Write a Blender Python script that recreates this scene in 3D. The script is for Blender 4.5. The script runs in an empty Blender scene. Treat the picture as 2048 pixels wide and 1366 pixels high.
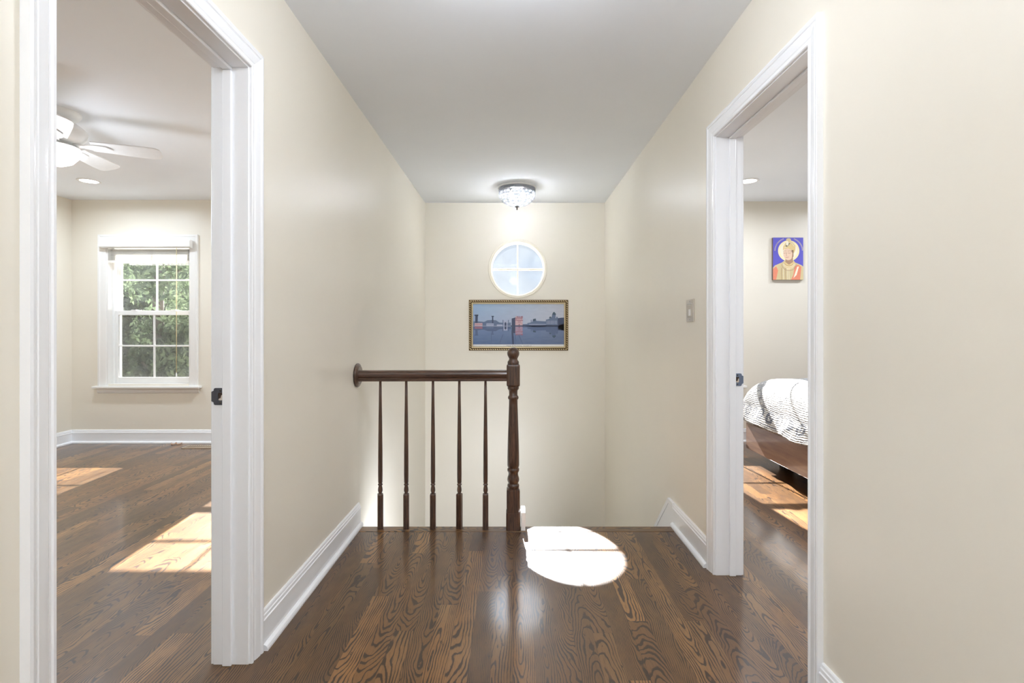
import bpy, bmesh, math, random
from mathutils import Vector, Matrix
random.seed(7)
SC = bpy.context.scene
COL = SC.collection
PI = math.pi

# ------------------------------------------------------------------ camera
cam_d = bpy.data.cameras.new('camera')
cam = bpy.data.objects.new('camera', cam_d)
COL.objects.link(cam)
cam.location = (0, 0, 1.144)
cam.rotation_euler = (PI/2, 0, 0)
cam_d.sensor_width = 36
cam_d.lens = 1040/2048*36
cam_d.shift_x = -2/2048
cam_d.shift_y = -25/2048
cam_d.clip_start = 0.02
cam_d.clip_end = 300
SC.camera = cam

SC.view_settings.view_transform = 'Standard'
SC.view_settings.look = 'None'
SC.view_settings.gamma = 1
SC.view_settings.use_curve_mapping = False
SC.view_settings.exposure = 1.43
SC.cycles.max_bounces = 10
SC.cycles.diffuse_bounces = 6
SC.cycles.glossy_bounces = 4
SC.cycles.transmission_bounces = 6
SC.cycles.transparent_max_bounces = 24
SC.cycles.sample_clamp_indirect = 6
SC.cycles.caustics_reflective = False
SC.cycles.caustics_refractive = False

# ------------------------------------------------------------------ sun and sky
SUN_DIR = Vector((-0.24, 2.722, 1.763)).normalized()     # towards the sun
SUN_STRENGTH = 25
sd = bpy.data.lights.new('sun', 'SUN'); sd.energy = SUN_STRENGTH; sd.angle = math.radians(0.6); sd.color = (1, 0.97, 0.92)
sun = bpy.data.objects.new('sun', sd); COL.objects.link(sun)
sun.rotation_euler = SUN_DIR.to_track_quat('Z', 'Y').to_euler()
sun.location = (-2, 20, 14)

world = bpy.data.worlds.new('sky'); SC.world = world
world.use_nodes = True
wt = world.node_tree; wt.nodes.clear()
w_out = wt.nodes.new('ShaderNodeOutputWorld'); w_bg = wt.nodes.new('ShaderNodeBackground')
w_tc = wt.nodes.new('ShaderNodeTexCoord')
w_dot = wt.nodes.new('ShaderNodeVectorMath'); w_dot.operation = 'DOT_PRODUCT'; w_dot.inputs[1].default_value = SUN_DIR
w_max = wt.nodes.new('ShaderNodeMath'); w_max.operation = 'MAXIMUM'; w_max.inputs[1].default_value = 0
w_pow = wt.nodes.new('ShaderNodeMath'); w_pow.operation = 'POWER'; w_pow.inputs[1].default_value = 60
w_mul = wt.nodes.new('ShaderNodeMath'); w_mul.operation = 'MULTIPLY_ADD'; w_mul.inputs[1].default_value = 6; w_mul.inputs[2].default_value = 0.30
w_noi = wt.nodes.new('ShaderNodeTexNoise'); w_noi.inputs['Scale'].default_value = 5; w_noi.inputs['Detail'].default_value = 5
w_rmp = wt.nodes.new('ShaderNodeValToRGB')
w_rmp.color_ramp.elements[0].position = 0.36; w_rmp.color_ramp.elements[0].color = (0.52, 0.66, 0.86, 1)
w_rmp.color_ramp.elements[1].position = 0.62; w_rmp.color_ramp.elements[1].color = (0.95, 0.98, 1.0, 1)
L_ = wt.links.new
L_(w_tc.outputs['Generated'], w_dot.inputs[0]); L_(w_dot.outputs['Value'], w_max.inputs[0]); L_(w_max.outputs[0], w_pow.inputs[0])
L_(w_pow.outputs[0], w_mul.inputs[0]); L_(w_mul.outputs[0], w_bg.inputs['Strength'])
L_(w_tc.outputs['Generated'], w_noi.inputs['Vector']); L_(w_noi.outputs['Fac'], w_rmp.inputs['Fac']); L_(w_rmp.outputs['Color'], w_bg.inputs['Color'])
L_(w_bg.outputs[0], w_out.inputs['Surface'])

# strengths of the lamps (W); each is used inside its lamp's builder
W_HALL_FILL = 14.5
W_LOWER_FILL = 34
W_LEFT_CAN = 9.0
W_RIGHT_CAN = 8.6
W_CRYSTAL = 94
W_FAN = 3.2
LAMP_COL = (0.83, 0.895, 1.0)
LAMP_LEFT = (0.76, 0.875, 1.0)

# ------------------------------------------------------------------ measures
H = 2.44
XL, XR = -0.9015, 0.942          # faces of the hall walls
TH = 0.12                        # their thickness
YB, YBL, YBR = 5.34, 5.22, 5.28  # far walls: stairwell, left room, right room
YEDGE = 3.016                    # edge of the landing over the stairwell
XLL, XRR = -4.43, 4.30           # outer walls of the rooms
YREAR = -2.2
YN = 0.35                        # near walls of the rooms
DL = (1.022, 1.772, 2.035)       # left doorway between jamb faces
DR = (1.650, 2.414, 2.035)       # right doorway
LOW = -2.85

# ------------------------------------------------------------------ mesh helpers
def add_box(bm, x0, x1, y0, y1, z0, z1, mat=0):
    vs = [bm.verts.new((x, y, z)) for z in (z0, z1) for x, y in ((x0, y0), (x1, y0), (x1, y1), (x0, y1))]
    fs = []
    for q in ((3, 2, 1, 0), (4, 5, 6, 7), (0, 1, 5, 4), (1, 2, 6, 5), (2, 3, 7, 6), (3, 0, 4, 7)):
        f = bm.faces.new([vs[i] for i in q]); f.material_index = mat; fs.append(f)
    return vs

def box_bm(*a):
    bm = bmesh.new(); add_box(bm, *a); return bm

def add_lathe(bm, prof, c=(0, 0, 0), n=24, axis='Z', cap=True, smooth=True):
    rings = []
    for r, h in prof:
        ring = []
        for k in range(n):
            a = 2*PI*k/n
            p = (r*math.cos(a), r*math.sin(a), h)
            if axis == 'X': p = (h, r*math.cos(a), r*math.sin(a))
            if axis == 'Y': p = (r*math.sin(a), h, r*math.cos(a))
            ring.append(bm.verts.new((c[0]+p[0], c[1]+p[1], c[2]+p[2])))
        rings.append(ring)
    for a, b in zip(rings, rings[1:]):
        for k in range(n):
            f = bm.faces.new((a[k], a[(k+1) % n], b[(k+1) % n], b[k])); f.smooth = smooth
    if cap:
        bm.faces.new(list(reversed(rings[0]))); bm.faces.new(rings[-1])
    return rings

def add_prism(bm, pts, fn0, fn1, mat=0):
    """closed polygon pts mapped by fn0 / fn1 to the two ends"""
    a = [bm.verts.new(fn0(*p)) for p in pts]; b = [bm.verts.new(fn1(*p)) for p in pts]
    n = len(pts)
    for k in range(n):
        f = bm.faces.new((a[k], a[(k+1) % n], b[(k+1) % n], b[k])); f.material_index = mat
    f = bm.faces.new(list(reversed(a))); f.material_index = mat
    f = bm.faces.new(b); f.material_index = mat

def add_tube(bm, pts, r, n=10):
    pts = [Vector(p) for p in pts]
    rings = []
    for i, p in enumerate(pts):
        d = (pts[min(i+1, len(pts)-1)]-pts[max(i-1, 0)]).normalized()
        u = d.orthogonal().normalized() if i == 0 else (u-d*u.dot(d)).normalized()
        v = d.cross(u)
        rings.append([bm.verts.new(p+(u*math.cos(2*PI*k/n)+v*math.sin(2*PI*k/n))*r) for k in range(n)])
    for a, b in zip(rings, rings[1:]):
        for k in range(n):
            f = bm.faces.new((a[k], a[(k+1) % n], b[(k+1) % n], b[k])); f.smooth = True
    bm.faces.new(list(reversed(rings[0]))); bm.faces.new(rings[-1])

def obj(name, bm, mats, parent=None, loc=None, bevel=0, seg=2, recalc=True):
    if recalc:
        bmesh.ops.recalc_face_normals(bm, faces=bm.faces[:])
    me = bpy.data.meshes.new(name); bm.to_mesh(me); bm.free()
    for m in (mats if isinstance(mats, (list, tuple)) else [mats]): me.materials.append(m)
    o = bpy.data.objects.new(name, me); COL.objects.link(o)
    if loc is not None: o.location = loc
    if parent is not None: o.parent = parent
    if bevel:
        md = o.modifiers.new('bevel', 'BEVEL'); md.width = bevel; md.segments = seg; md.limit_method = 'ANGLE'; md.angle_limit = math.radians(40)
    return o

def tag(o, label=None, cat=None, group=None, kind=None):
    if label: o['label'] = label
    if cat: o['category'] = cat
    if group: o['group'] = group
    if kind: o['kind'] = kind
    return o

def thing(name, loc=(0, 0, 0), label=None, cat=None, group=None, kind=None):
    o = bpy.data.objects.new(name, None); COL.objects.link(o); o.location = loc
    o.empty_display_size = 0.1
    return tag(o, label, cat, group, kind)

def local(bm, loc):
    """bring a mesh drawn in world coordinates to the frame of its thing"""
    bmesh.ops.translate(bm, verts=bm.verts[:], vec=-Vector(loc)); return bm

def copy_tree(o, parent=None):
    c = o.copy(); COL.objects.link(c)
    if parent is not None: c.parent = parent
    for ch in list(o.children): copy_tree(ch, c)
    return c

# ------------------------------------------------------------------ material helpers
class NT:
    def __init__(s, name):
        s.m = bpy.data.materials.new(name); s.m.use_nodes = True
        s.t = s.m.node_tree; s.t.nodes.clear()
        s.out = s.t.nodes.new('ShaderNodeOutputMaterial')
    def n(s, typ, **kw):
        nd = s.t.nodes.new(typ)
        for k, v in kw.items(): setattr(nd, k, v)
        return nd
    def put(s, sock, v):
        if isinstance(v, bpy.types.NodeSocket): s.t.links.new(v, sock)
        elif v is not None:
            if isinstance(v, (tuple, list)) and len(v) == 3 and sock.type == 'RGBA': v = (*v, 1)
            sock.default_value = v
    def math(s, op, a, b=None, c=None, clamp=False):
        nd = s.n('ShaderNodeMath', operation=op); nd.use_clamp = clamp
        s.put(nd.inputs[0], a)
        if b is not None: s.put(nd.inputs[1], b)
        if c is not None: s.put(nd.inputs[2], c)
        return nd.outputs[0]
    def xyz(s, x=0, y=0, z=0):
        nd = s.n('ShaderNodeCombineXYZ'); s.put(nd.inputs[0], x); s.put(nd.inputs[1], y); s.put(nd.inputs[2], z); return nd.outputs[0]
    def noise(s, vec, scale=1, detail=2, rough=0.5, dist=0):
        nd = s.n('ShaderNodeTexNoise'); s.put(nd.inputs['Vector'], vec); s.put(nd.inputs['Scale'], scale)
        nd.inputs['Detail'].default_value = detail; nd.inputs['Roughness'].default_value = rough; nd.inputs['Distortion'].default_value = dist
        return nd.outputs['Fac']
    def mix(s, f, a, b, blend='MIX'):
        nd = s.n('ShaderNodeMix', data_type='RGBA', blend_type=blend)
        s.put(nd.inputs['Factor'], f); s.put(nd.inputs[6], a); s.put(nd.inputs[7], b); return nd.outputs[2]
    def rng(s, v, a, b, c=0, d=1, kind='LINEAR'):
        nd = s.n('ShaderNodeMapRange'); nd.interpolation_type = kind
        s.put(nd.inputs[0], v)
        for i, q in enumerate((a, b, c, d)): s.put(nd.inputs[i+1], q)
        return nd.outputs[0]
    def bsdf(s, color, rough=0.5, spec=0.5, metal=0, coat=0, coat_rough=0.1, normal=None, trans=0, emit=None, emit_s=0, sheen=0):
        b = s.n('ShaderNodeBsdfPrincipled')
        s.put(b.inputs['Base Color'], color); s.put(b.inputs['Roughness'], rough); s.put(b.inputs['Specular IOR Level'], spec)
        s.put(b.inputs['Metallic'], metal); s.put(b.inputs['Coat Weight'], coat); s.put(b.inputs['Coat Roughness'], coat_rough)
        s.put(b.inputs['Transmission Weight'], trans); s.put(b.inputs['Sheen Weight'], sheen)
        if emit is not None: s.put(b.inputs['Emission Color'], emit); b.inputs['Emission Strength'].default_value = emit_s
        if normal is not None: s.put(b.inputs['Normal'], normal)
        return b.outputs[0]
    def bump(s, h, strength=0.2, dist=0.01):
        nd = s.n('ShaderNodeBump'); nd.inputs['Strength'].default_value = strength; nd.inputs['Distance'].default_value = dist
        s.put(nd.inputs['Height'], h); return nd.outputs[0]
    def end(s, sh):
        s.t.links.new(sh, s.out.inputs['Surface']); return s.m
    def pos(s): return s.n('ShaderNodeNewGeometry').outputs['Position']
    def objc(s): return s.n('ShaderNodeTexCoord').outputs['Object']
    def sep(s, v):
        nd = s.n('ShaderNodeSeparateXYZ'); s.put(nd.inputs[0], v); return nd.outputs

def S(r, g, b):      # sRGB bytes -> linear
    f = lambda c: (c/255/12.92) if c/255 <= 0.04045 else ((c/255+0.055)/1.055)**2.4
    return (f(r), f(g), f(b))

def paint(name, col, rough=0.5, spec=0.5, bump=0.03, scale=260, var=0.02):
    t = NT(name); p = t.pos()
    n1 = t.noise(p, scale, 2); n2 = t.noise(p, 1.3, 3)
    c = t.mix(t.rng(n2, 0.3, 0.7, 0, 1), tuple(x*(1-var) for x in col), tuple(min(1, x*(1+var)) for x in col))
    return t.end(t.bsdf(c, rough, spec, normal=t.bump(n1, bump, 0.002)))

def plain(name, col, rough=0.5, spec=0.5, metal=0, **kw):
    t = NT(name); n = t.noise(t.objc(), 40, 2)
    c = t.mix(n, tuple(x*0.96 for x in col), tuple(min(1, x*1.04) for x in col))
    return t.end(t.bsdf(c, rough, spec, metal, **kw))

M_WALL = paint('cream_wall_paint', (0.83, 0.785, 0.69), 0.38, 0.45)
M_CEIL = paint('flat_ceiling_paint', (0.86, 0.89, 0.935), 0.85, 0.3)
M_TRIM = paint('white_gloss_trim_paint', (0.92, 0.93, 0.955), 0.22, 0.5, bump=0.02, scale=120, var=0.01)
M_WTRIM = paint('white_window_paint', (0.84, 0.83, 0.81), 0.35, 0.5, bump=0.01, var=0.01)
M_VINYL = paint('white_sash_vinyl', (0.88, 0.88, 0.87), 0.3, 0.5, bump=0.0, var=0.01)

def wood_floor(name, W=0.075, L=1.0, cross=False):
    t = NT(name); px, py, pz = t.sep(t.pos())
    if cross: px, py = py, px
    a = t.math('DIVIDE', px, W)
    i = t.math('FLOOR', a); fx = t.math('SUBTRACT', a, i)
    wn = t.n('ShaderNodeTexWhiteNoise', noise_dimensions='1D'); t.put(wn.inputs['W'], i)
    b = t.math('ADD', t.math('DIVIDE', py, L), t.math('MULTIPLY', wn.outputs['Value'], 9.7))
    j = t.math('FLOOR', b); fy = t.math('SUBTRACT', b, j)
    w2 = t.n('ShaderNodeTexWhiteNoise', noise_dimensions='2D'); t.put(w2.inputs['Vector'], t.xyz(i, j, 0))
    rc = t.n('ShaderNodeSeparateColor'); t.put(rc.inputs[0], w2.outputs['Color'])
    rA, rB, rC = rc.outputs[0], rc.outputs[1], rc.outputs[2]; rD = w2.outputs['Value']
    idz = t.math('MULTIPLY', rD, 37)
    nz1 = t.noise(t.xyz(t.math('MULTIPLY', px, 6), t.math('MULTIPLY', py, 1.9), idz), 1, 2, 0.5)
    nz2 = t.noise(t.xyz(t.math('MULTIPLY', px, 9), t.math('MULTIPLY', py, 4.2), t.math('ADD', idz, 5)), 1, 2, 0.5)
    nz3 = t.noise(t.xyz(t.math('MULTIPLY', px, 75), t.math('MULTIPLY', py, 22), idz), 1, 3, 0.65)
    # each board is a slice through a log: distance to a slightly tilted, wobbling pith
    u = t.math('MULTIPLY', t.math('SUBTRACT', fx, 0.5), W)
    x0 = t.math('MULTIPLY', t.math('SUBTRACT', rA, 0.5), 0.11)
    uu = t.math('ADD', t.math('ADD', u, x0), t.math('MULTIPLY', t.math('SUBTRACT', nz1, 0.5), 0.07))
    dv = t.math('MULTIPLY', t.math('SUBTRACT', fy, rB), L)
    zz = t.math('ADD', t.math('MULTIPLY', dv, t.math('MULTIPLY_ADD', rC, 0.13, 0.025)), t.math('MULTIPLY', t.math('SUBTRACT', nz2, 0.5), 0.05))
    r = t.math('SQRT', t.math('ADD', t.math('MULTIPLY', uu, uu), t.math('MULTIPLY', zz, zz)))
    r = t.math('ADD', r, t.math('MULTIPLY', t.math('SUBTRACT', nz3, 0.5), 0.0036))
    spc = t.math('MULTIPLY_ADD', rD, 0.0050, 0.0050)
    ph = t.math('FRACT', t.math('DIVIDE', r, spc))
    wv = t.noise(t.xyz(t.math('MULTIPLY', px, 26), t.math('MULTIPLY', py, 9), t.math('ADD', idz, 9)), 1, 2, 0.5)
    width = t.rng(wv, 0.35, 0.68, 0.26, 0.72)
    up = t.rng(ph, 0.0, 0.10, 0, 1, 'SMOOTHSTEP')
    dn = t.rng(ph, t.math('MULTIPLY', width, 0.6), width, 1, 0, 'SMOOTHSTEP')
    line = t.math('MULTIPLY', up, dn)
    # dark stain pooled in open grain
    bl = t.noise(t.xyz(t.math('MULTIPLY', px, 50), t.math('MULTIPLY', py, 14), t.math('ADD', idz, 3)), 1, 3, 0.6)
    blot = t.rng(bl, 0.69, 0.73, 0, 0.85, 'SMOOTHSTEP')
    pores = t.noise(t.xyz(t.math('MULTIPLY', px, 620), t.math('MULTIPLY', py, 22), idz), 1, 2, 0.6)
    pr = t.rng(pores, 0.5, 0.72, 0, 0.45)
    dark = t.math('MAXIMUM', t.math('MULTIPLY', line, 0.95), blot)
    dark = t.math('MAXIMUM', dark, pr)
    base = t.mix(rC, S(160, 119, 72), S(130, 92, 56))
    base = t.mix(t.rng(nz1, 0.3, 0.7), base, S(144, 100, 54))
    tone = t.rng(t.math('MULTIPLY', rA, rB), 0, 0.6, 0.42, 0.95)
    base = t.mix(1.0, base, t.xyz(tone, tone, tone), 'MULTIPLY')
    col = t.mix(dark, base, S(44, 27, 19))
    ex = t.math('MINIMUM', fx, t.math('SUBTRACT', 1, fx)); ey = t.math('MINIMUM', fy, t.math('SUBTRACT', 1, fy))
    gap = t.math('MINIMUM', t.rng(ex, 0.0, 0.010), t.rng(ey, 0.0, 0.0011))
    col = t.mix(t.math('MULTIPLY', t.math('SUBTRACT', 1, gap), 0.6), col, S(40, 25, 18))
    h = t.math('ADD', t.math('MULTIPLY', dark, -0.5), t.math('MULTIPLY', gap, 0.6))
    h = t.math('ADD', h, t.math('MULTIPLY', t.noise(t.xyz(t.math('MULTIPLY', px, 9), t.math('MULTIPLY', py, 2), 0), 1, 1), 1.6))
    nm = t.bump(h, 0.09, 0.003)
    return t.end(t.bsdf(col, 0.36, 0.35, coat=0.55, coat_rough=0.13, normal=nm))
M_FLOOR = wood_floor('stained_oak_floorboards')
M_NOSE = wood_floor('stained_oak_nosing', 0.16, 2.4, cross=True)

def rail_wood(name, axis):
    t = NT(name); x, y, z = t.sep(t.objc())
    s = {'X': (7, 120, 120), 'Z': (120, 120, 7), 'Y': (120, 7, 120)}[axis]
    v = t.xyz(t.math('MULTIPLY', x, s[0]), t.math('MULTIPLY', y, s[1]), t.math('MULTIPLY', z, s[2]))
    n1 = t.noise(v, 1, 4, 0.65, 0.6); n2 = t.noise(v, 3.2, 2, 0.6)
    c = t.mix(t.rng(n1, 0.35, 0.65), S(48, 33, 26), S(100, 70, 53))
    c = t.mix(t.rng(n2, 0.52, 0.7, 0, 0.6), c, S(36, 22, 17))
    return t.end(t.bsdf(c, 0.33, 0.5, coat=0.4, coat_rough=0.15, normal=t.bump(n1, 0.12, 0.002)))
M_RAILX = rail_wood('dark_oak_along_rail', 'X'); M_RAILZ = rail_wood('dark_oak_upright', 'Z'); M_RAILY = rail_wood('dark_oak_tread', 'Y')

def glass_mat(name, tint=(1, 1, 1), dirt=0.0, refl=0.06):
    t = NT(name)
    tr = t.n('ShaderNodeBsdfTransparent'); t.put(tr.inputs[0], tint)
    gl = t.n('ShaderNodeBsdfGlossy'); gl.inputs['Roughness'].default_value = 0.02
    fr = t.n('ShaderNodeFresnel'); fr.inputs['IOR'].default_value = 1.45
    mx = t.n('ShaderNodeMixShader'); t.put(mx.inputs[0], t.math('MULTIPLY', fr.outputs[0], refl/0.04*0.6, clamp=True))
    t.t.links.new(tr.outputs[0], mx.inputs[1]); t.t.links.new(gl.outputs[0], mx.inputs[2])
    sh = mx.outputs[0]
    if dirt:
        p = t.objc()
        n1 = t.noise(p, 9, 6, 0.65, 0.8); n2 = t.noise(p, 60, 3)
        f = t.math('MULTIPLY', t.rng(n1, 0.35, 0.75, 0.25, 1.0), dirt)
        f = t.math('MULTIPLY', f, t.rng(n2, 0.2, 0.8, 0.8, 1.15))
        tl = t.n('ShaderNodeBsdfTranslucent'); t.put(tl.inputs[0], (0.82, 0.92, 1.0))
        m2 = t.n('ShaderNodeMixShader'); t.put(m2.inputs[0], f)
        t.t.links.new(sh, m2.inputs[1]); t.t.links.new(tl.outputs[0], m2.inputs[2]); sh = m2.outputs[0]
    return t.end(sh)
M_GLASS = glass_mat('clear_window_glass', dirt=0.006)
M_ROUND_GLASS = glass_mat('dusty_round_glass', (0.93, 0.96, 1.0), dirt=0.008, refl=0.003)
M_PICGLASS = glass_mat('picture_glass', refl=0.02)

def screen_mat():
    t = NT('dark_insect_screen')
    tr = t.n('ShaderNodeBsdfTransparent'); df = t.n('ShaderNodeBsdfDiffuse'); t.put(df.inputs[0], (0.05, 0.05, 0.045))
    mx = t.n('ShaderNodeMixShader'); mx.inputs[0].default_value = 0.32
    t.t.links.new(tr.outputs[0], mx.inputs[1]); t.t.links.new(df.outputs[0], mx.inputs[2])
    return t.end(mx.outputs[0])
M_SCREEN = screen_mat()

def emit_mat(name, col, s):
    t = NT(name); e = t.n('ShaderNodeEmission'); t.put(e.inputs[0], col); e.inputs[1].default_value = s
    return t.end(e.outputs[0])
M_LENS = emit_mat('lit_frosted_lens', (1, 0.98, 0.95), 3.0)
M_BULB = emit_mat('lit_bulb', (1, 0.96, 0.9), 8)

M_DARKMETAL = plain('dark_strike_metal', S(92, 94, 104), 0.32, 0.5, 0.85)
M_BLUEMETAL = plain('bluish_strike_metal', S(126, 140, 168), 0.3, 0.5, 0.8)
M_BAND = plain('aged_silver_metal', S(160, 164, 172), 0.3, 0.5, 0.9)
M_FINIAL = plain('dark_finial_metal', S(82, 78, 70), 0.35, 0.5, 0.9)
M_WHITE = plain('white_enamel', (0.82, 0.82, 0.82), 0.35)
M_HOLE = plain('dark_wood_recess', S(60, 44, 34), 0.7)
M_RAWWOOD = plain('raw_wood_chip', S(214, 200, 186), 0.8)
M_NICKEL = plain('brushed_almond_plate', S(205, 198, 186), 0.28, 0.5, 0.35)
M_TOGGLE = plain('white_switch_plastic', (0.9, 0.9, 0.88), 0.3)

# ------------------------------------------------------------------ shell: floor, ceiling, walls
bm = bmesh.new()
add_box(bm, XLL-0.2, XL-TH/2, YN-0.2, YBL+0.1, -0.25, 0)
add_box(bm, XL-TH/2, XR+TH/2, YREAR-0.2, 2.93, -0.25, 0)
add_box(bm, XR+TH/2, XRR+0.2, YN-0.2, YBR+0.1, -0.25, 0)
floor = obj('floor', bm, M_FLOOR); tag(floor, kind='structure')

bm = box_bm(XL, XR, 2.93, YEDGE, -0.03, 0.001)
nose = obj('trim_1', bm, M_NOSE, bevel=0.009, seg=3); tag(nose, 'dark oak nosing strip along the landing edge', 'trim', kind='structure')
bm = box_bm(XL, XR, 2.93, YEDGE-0.025, -0.25, -0.03)
fas = obj('trim_2', bm, M_TRIM); tag(fas, 'white fascia under the landing edge', 'trim', kind='structure')

bm = box_bm(XLL-0.2, XRR+0.2, YREAR-0.2, YB+0.2, H, H+0.2)
tag(obj('ceiling', bm, M_CEIL), kind='structure')

def side_wall(name, x0, x1, d):
    bm = bmesh.new(); j = 0.018
    add_box(bm, x0, x1, YREAR, d[0]-j, 0, H)
    add_box(bm, x0, x1, d[0]-j, d[1]+j, d[2]+j, H)
    add_box(bm, x0, x1, d[1]+j, YB+0.15, 0, H)
    add_box(bm, x0, x1, YEDGE-0.1, YB+0.15, LOW, -0.0)
    bmesh.ops.remove_doubles(bm, verts=bm.verts[:], dist=1e-5)
    return tag(obj(name, bm, M_WALL), kind='structure')
side_wall('wall_left', XL-TH, XL, DL)
side_wall('wall_right', XR, XR+TH, DR)

# round window centre / radii
RWX, RWZ, RWR = 0.048, 1.763, 0.278
def wall_with_round_hole():
    bm = bmesh.new(); n = 96
    x0, x1, z0, z1 = XL, XR, LOW, H
    hx0, hx1, hz0, hz1 = RWX-0.36, RWX+0.36, RWZ-0.36, RWZ+0.36
    y0, y1 = YB, YB+0.15
    for a in ((x0, hx0, z0, z1), (hx1, x1, z0, z1), (hx0, hx1, z0, hz0), (hx0, hx1, hz1, z1)):
        add_box(bm, a[0], a[1], y0, y1, a[2], a[3])
    def sq(a):
        c, s = math.cos(a), math.sin(a); k = 0.36/max(abs(c), abs(s)); return (RWX+c*k, RWZ+s*k)
    R = []
    for y in (y0, y1):
        ci = [bm.verts.new((RWX+RWR*math.cos(2*PI*k/n), y, RWZ+RWR*math.sin(2*PI*k/n))) for k in range(n)]
        sq_ = [bm.verts.new((sq(2*PI*k/n)[0], y, sq(2*PI*k/n)[1])) for k in range(n)]
        for k in range(n):
            bm.faces.new((ci[k], ci[(k+1) % n], sq_[(k+1) % n], sq_[k]))
        R.append(ci)
    for k in range(n):
        f = bm.faces.new((R[0][k], R[0][(k+1) % n], R[1][(k+1) % n], R[1][k])); f.smooth = True
    return bm
tag(obj('wall_back', wall_with_round_hole(), M_WALL, recalc=False), kind='structure')
tag(obj('wall_front', box_bm(XL-TH, XR+TH, YREAR-0.12, YREAR, 0, H), M_WALL), kind='structure')

# lower part of the stairwell
tag(obj('wall_lower_front', box_bm(XL-TH, XR+TH, 1.3, 1.42, LOW, -0.25), M_WALL), kind='structure')
tag(obj('wall_lower_left', box_bm(XL-TH, XL, 1.42, YEDGE-0.1, LOW, -0.25), M_WALL), kind='structure')
tag(obj('wall_lower_right', box_bm(XR, XR+TH, 1.42, YEDGE-0.1, LOW, -0.25), M_WALL), kind='structure')
tag(obj('floor_lower', box_bm(XL-TH, XR+TH, 1.3, YB+0.15, LOW-0.1, LOW), M_FLOOR), kind='structure')

# window openings: glass centre x on each room's far wall
WIN = {'window_1': (-3.656, YBL), 'window_2': (-1.81, YBL), 'window_3': (1.82, YBR)}
WO = 0.42; WZ0, WZ1 = 0.59, 2.01
def room_wall(name, x0, x1, y, cxs):
    bm = bmesh.new(); x = x0
    for cx in sorted(cxs):
        add_box(bm, x, cx-WO, y, y+0.15, 0, H)
        add_box(bm, cx-WO, cx+WO, y, y+0.15, 0, WZ0)
        add_box(bm, cx-WO, cx+WO, y, y+0.15, WZ1, H)
        x = cx+WO
    add_box(bm, x, x1, y, y+0.15, 0, H)
    bmesh.ops.remove_doubles(bm, verts=bm.verts[:], dist=1e-5)
    return tag(obj(name, bm, M_WALL), kind='structure')
room_wall('wall_back_left', XLL-0.12, XL-TH, YBL, [WIN['window_1'][0], WIN['window_2'][0]])
room_wall('wall_back_right', XR+TH, XRR+0.12, YBR, [WIN['window_3'][0]])
tag(obj('wall_far_left', box_bm(XLL-0.12, XLL, YN-0.12, YBL, 0, H), M_WALL), kind='structure')
tag(obj('wall_far_right', box_bm(XRR, XRR+0.12, YN-0.12, YBR, 0, H), M_WALL), kind='structure')
tag(obj('wall_near_left', box_bm(XLL, XL-TH, YN-0.12, YN, 0, H), M_WALL), kind='structure')
tag(obj('wall_near_right', box_bm(XR+TH, XRR, YN-0.12, YN, 0, H), M_WALL), kind='structure')

# ------------------------------------------------------------------ baseboards (5 1/4 in with cap moulding and shoe)
BB = [(0, 0), (0.031, 0), (0.031, 0.008), (0.027, 0.016), (0.020, 0.021), (0.0145, 0.022), (0.0145, 0.099), (0.0165, 0.1005), (0.0165, 0.105), (0.013, 0.108),
      (0.0125, 0.119), (0.0095, 0.1215), (0.008, 0.130), (0.005, 0.134), (0, 0.134)]
def base_run(bm, ax, wall, sgn, a, b):
    """ax 'Y': run along Y on the plane x=wall, facing sgn; ax 'X': along X on y=wall"""
    if ax == 'Y': add_prism(bm, BB, lambda d, z: (wall+sgn*d, a, z), lambda d, z: (wall+sgn*d, b, z))
    else: add_prism(bm, BB, lambda d, z: (a, wall+sgn*d, z), lambda d, z: (b, wall+sgn*d, z))
CW = 0.072   # casing width incl. reveal
def bboard(name, runs, smooth=False):
    bm = bmesh.new()
    for r in runs: base_run(bm, *r)
    return tag(obj(name, bm, M_TRIM), kind='structure')
bboard('baseboard_left', [('Y', XL, 1, DL[1]+CW+0.003, 3.03), ('Y', XL, 1, YREAR, DL[0]-CW-0.003)])
bboard('baseboard_right', [('Y', XR, -1, DR[1]+CW+0.003, 3.02), ('Y', XR, -1, YREAR, DR[0]-CW-0.003)])
bboard('baseboard_front', [('X', YREAR, 1, XL+0.032, XR-0.032)])
bboard('baseboard_back_left', [('X', YBL, -1, XLL, XL-TH)])
bboard('baseboard_far_left', [('Y', XLL, 1, YN, YBL)])
bboard('baseboard_back_right', [('X', YBR, -1, XR+TH, XRR)])
bboard('baseboard_far_right', [('Y', XRR, -1, YN, YBR)])

# sloping skirt boards beside the stairs
SL = 0.93   # fall per metre
def skirt(name, x0, x1, ystart, ztop, label, yflat=None, zflat=0.0):
    pts = [(ystart, ztop), (ystart+1.25, ztop-1.25*SL), (ystart+1.25, ztop-1.25*SL-0.35), (ystart, ztop-0.42)]
    if yflat is not None: pts = [(yflat, ztop)]+pts[:-1]+[(ystart, zflat-0.30), (YEDGE+0.002, zflat-0.28), (YEDGE+0.002, zflat), (yflat, zflat)]
    bm = bmesh.new(); add_prism(bm, pts, lambda y, z: (x0, y, z), lambda y, z: (x1, y, z))
    return tag(obj(name, bm, M_TRIM, bevel=0.002), label, 'trim', kind='structure')
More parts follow.
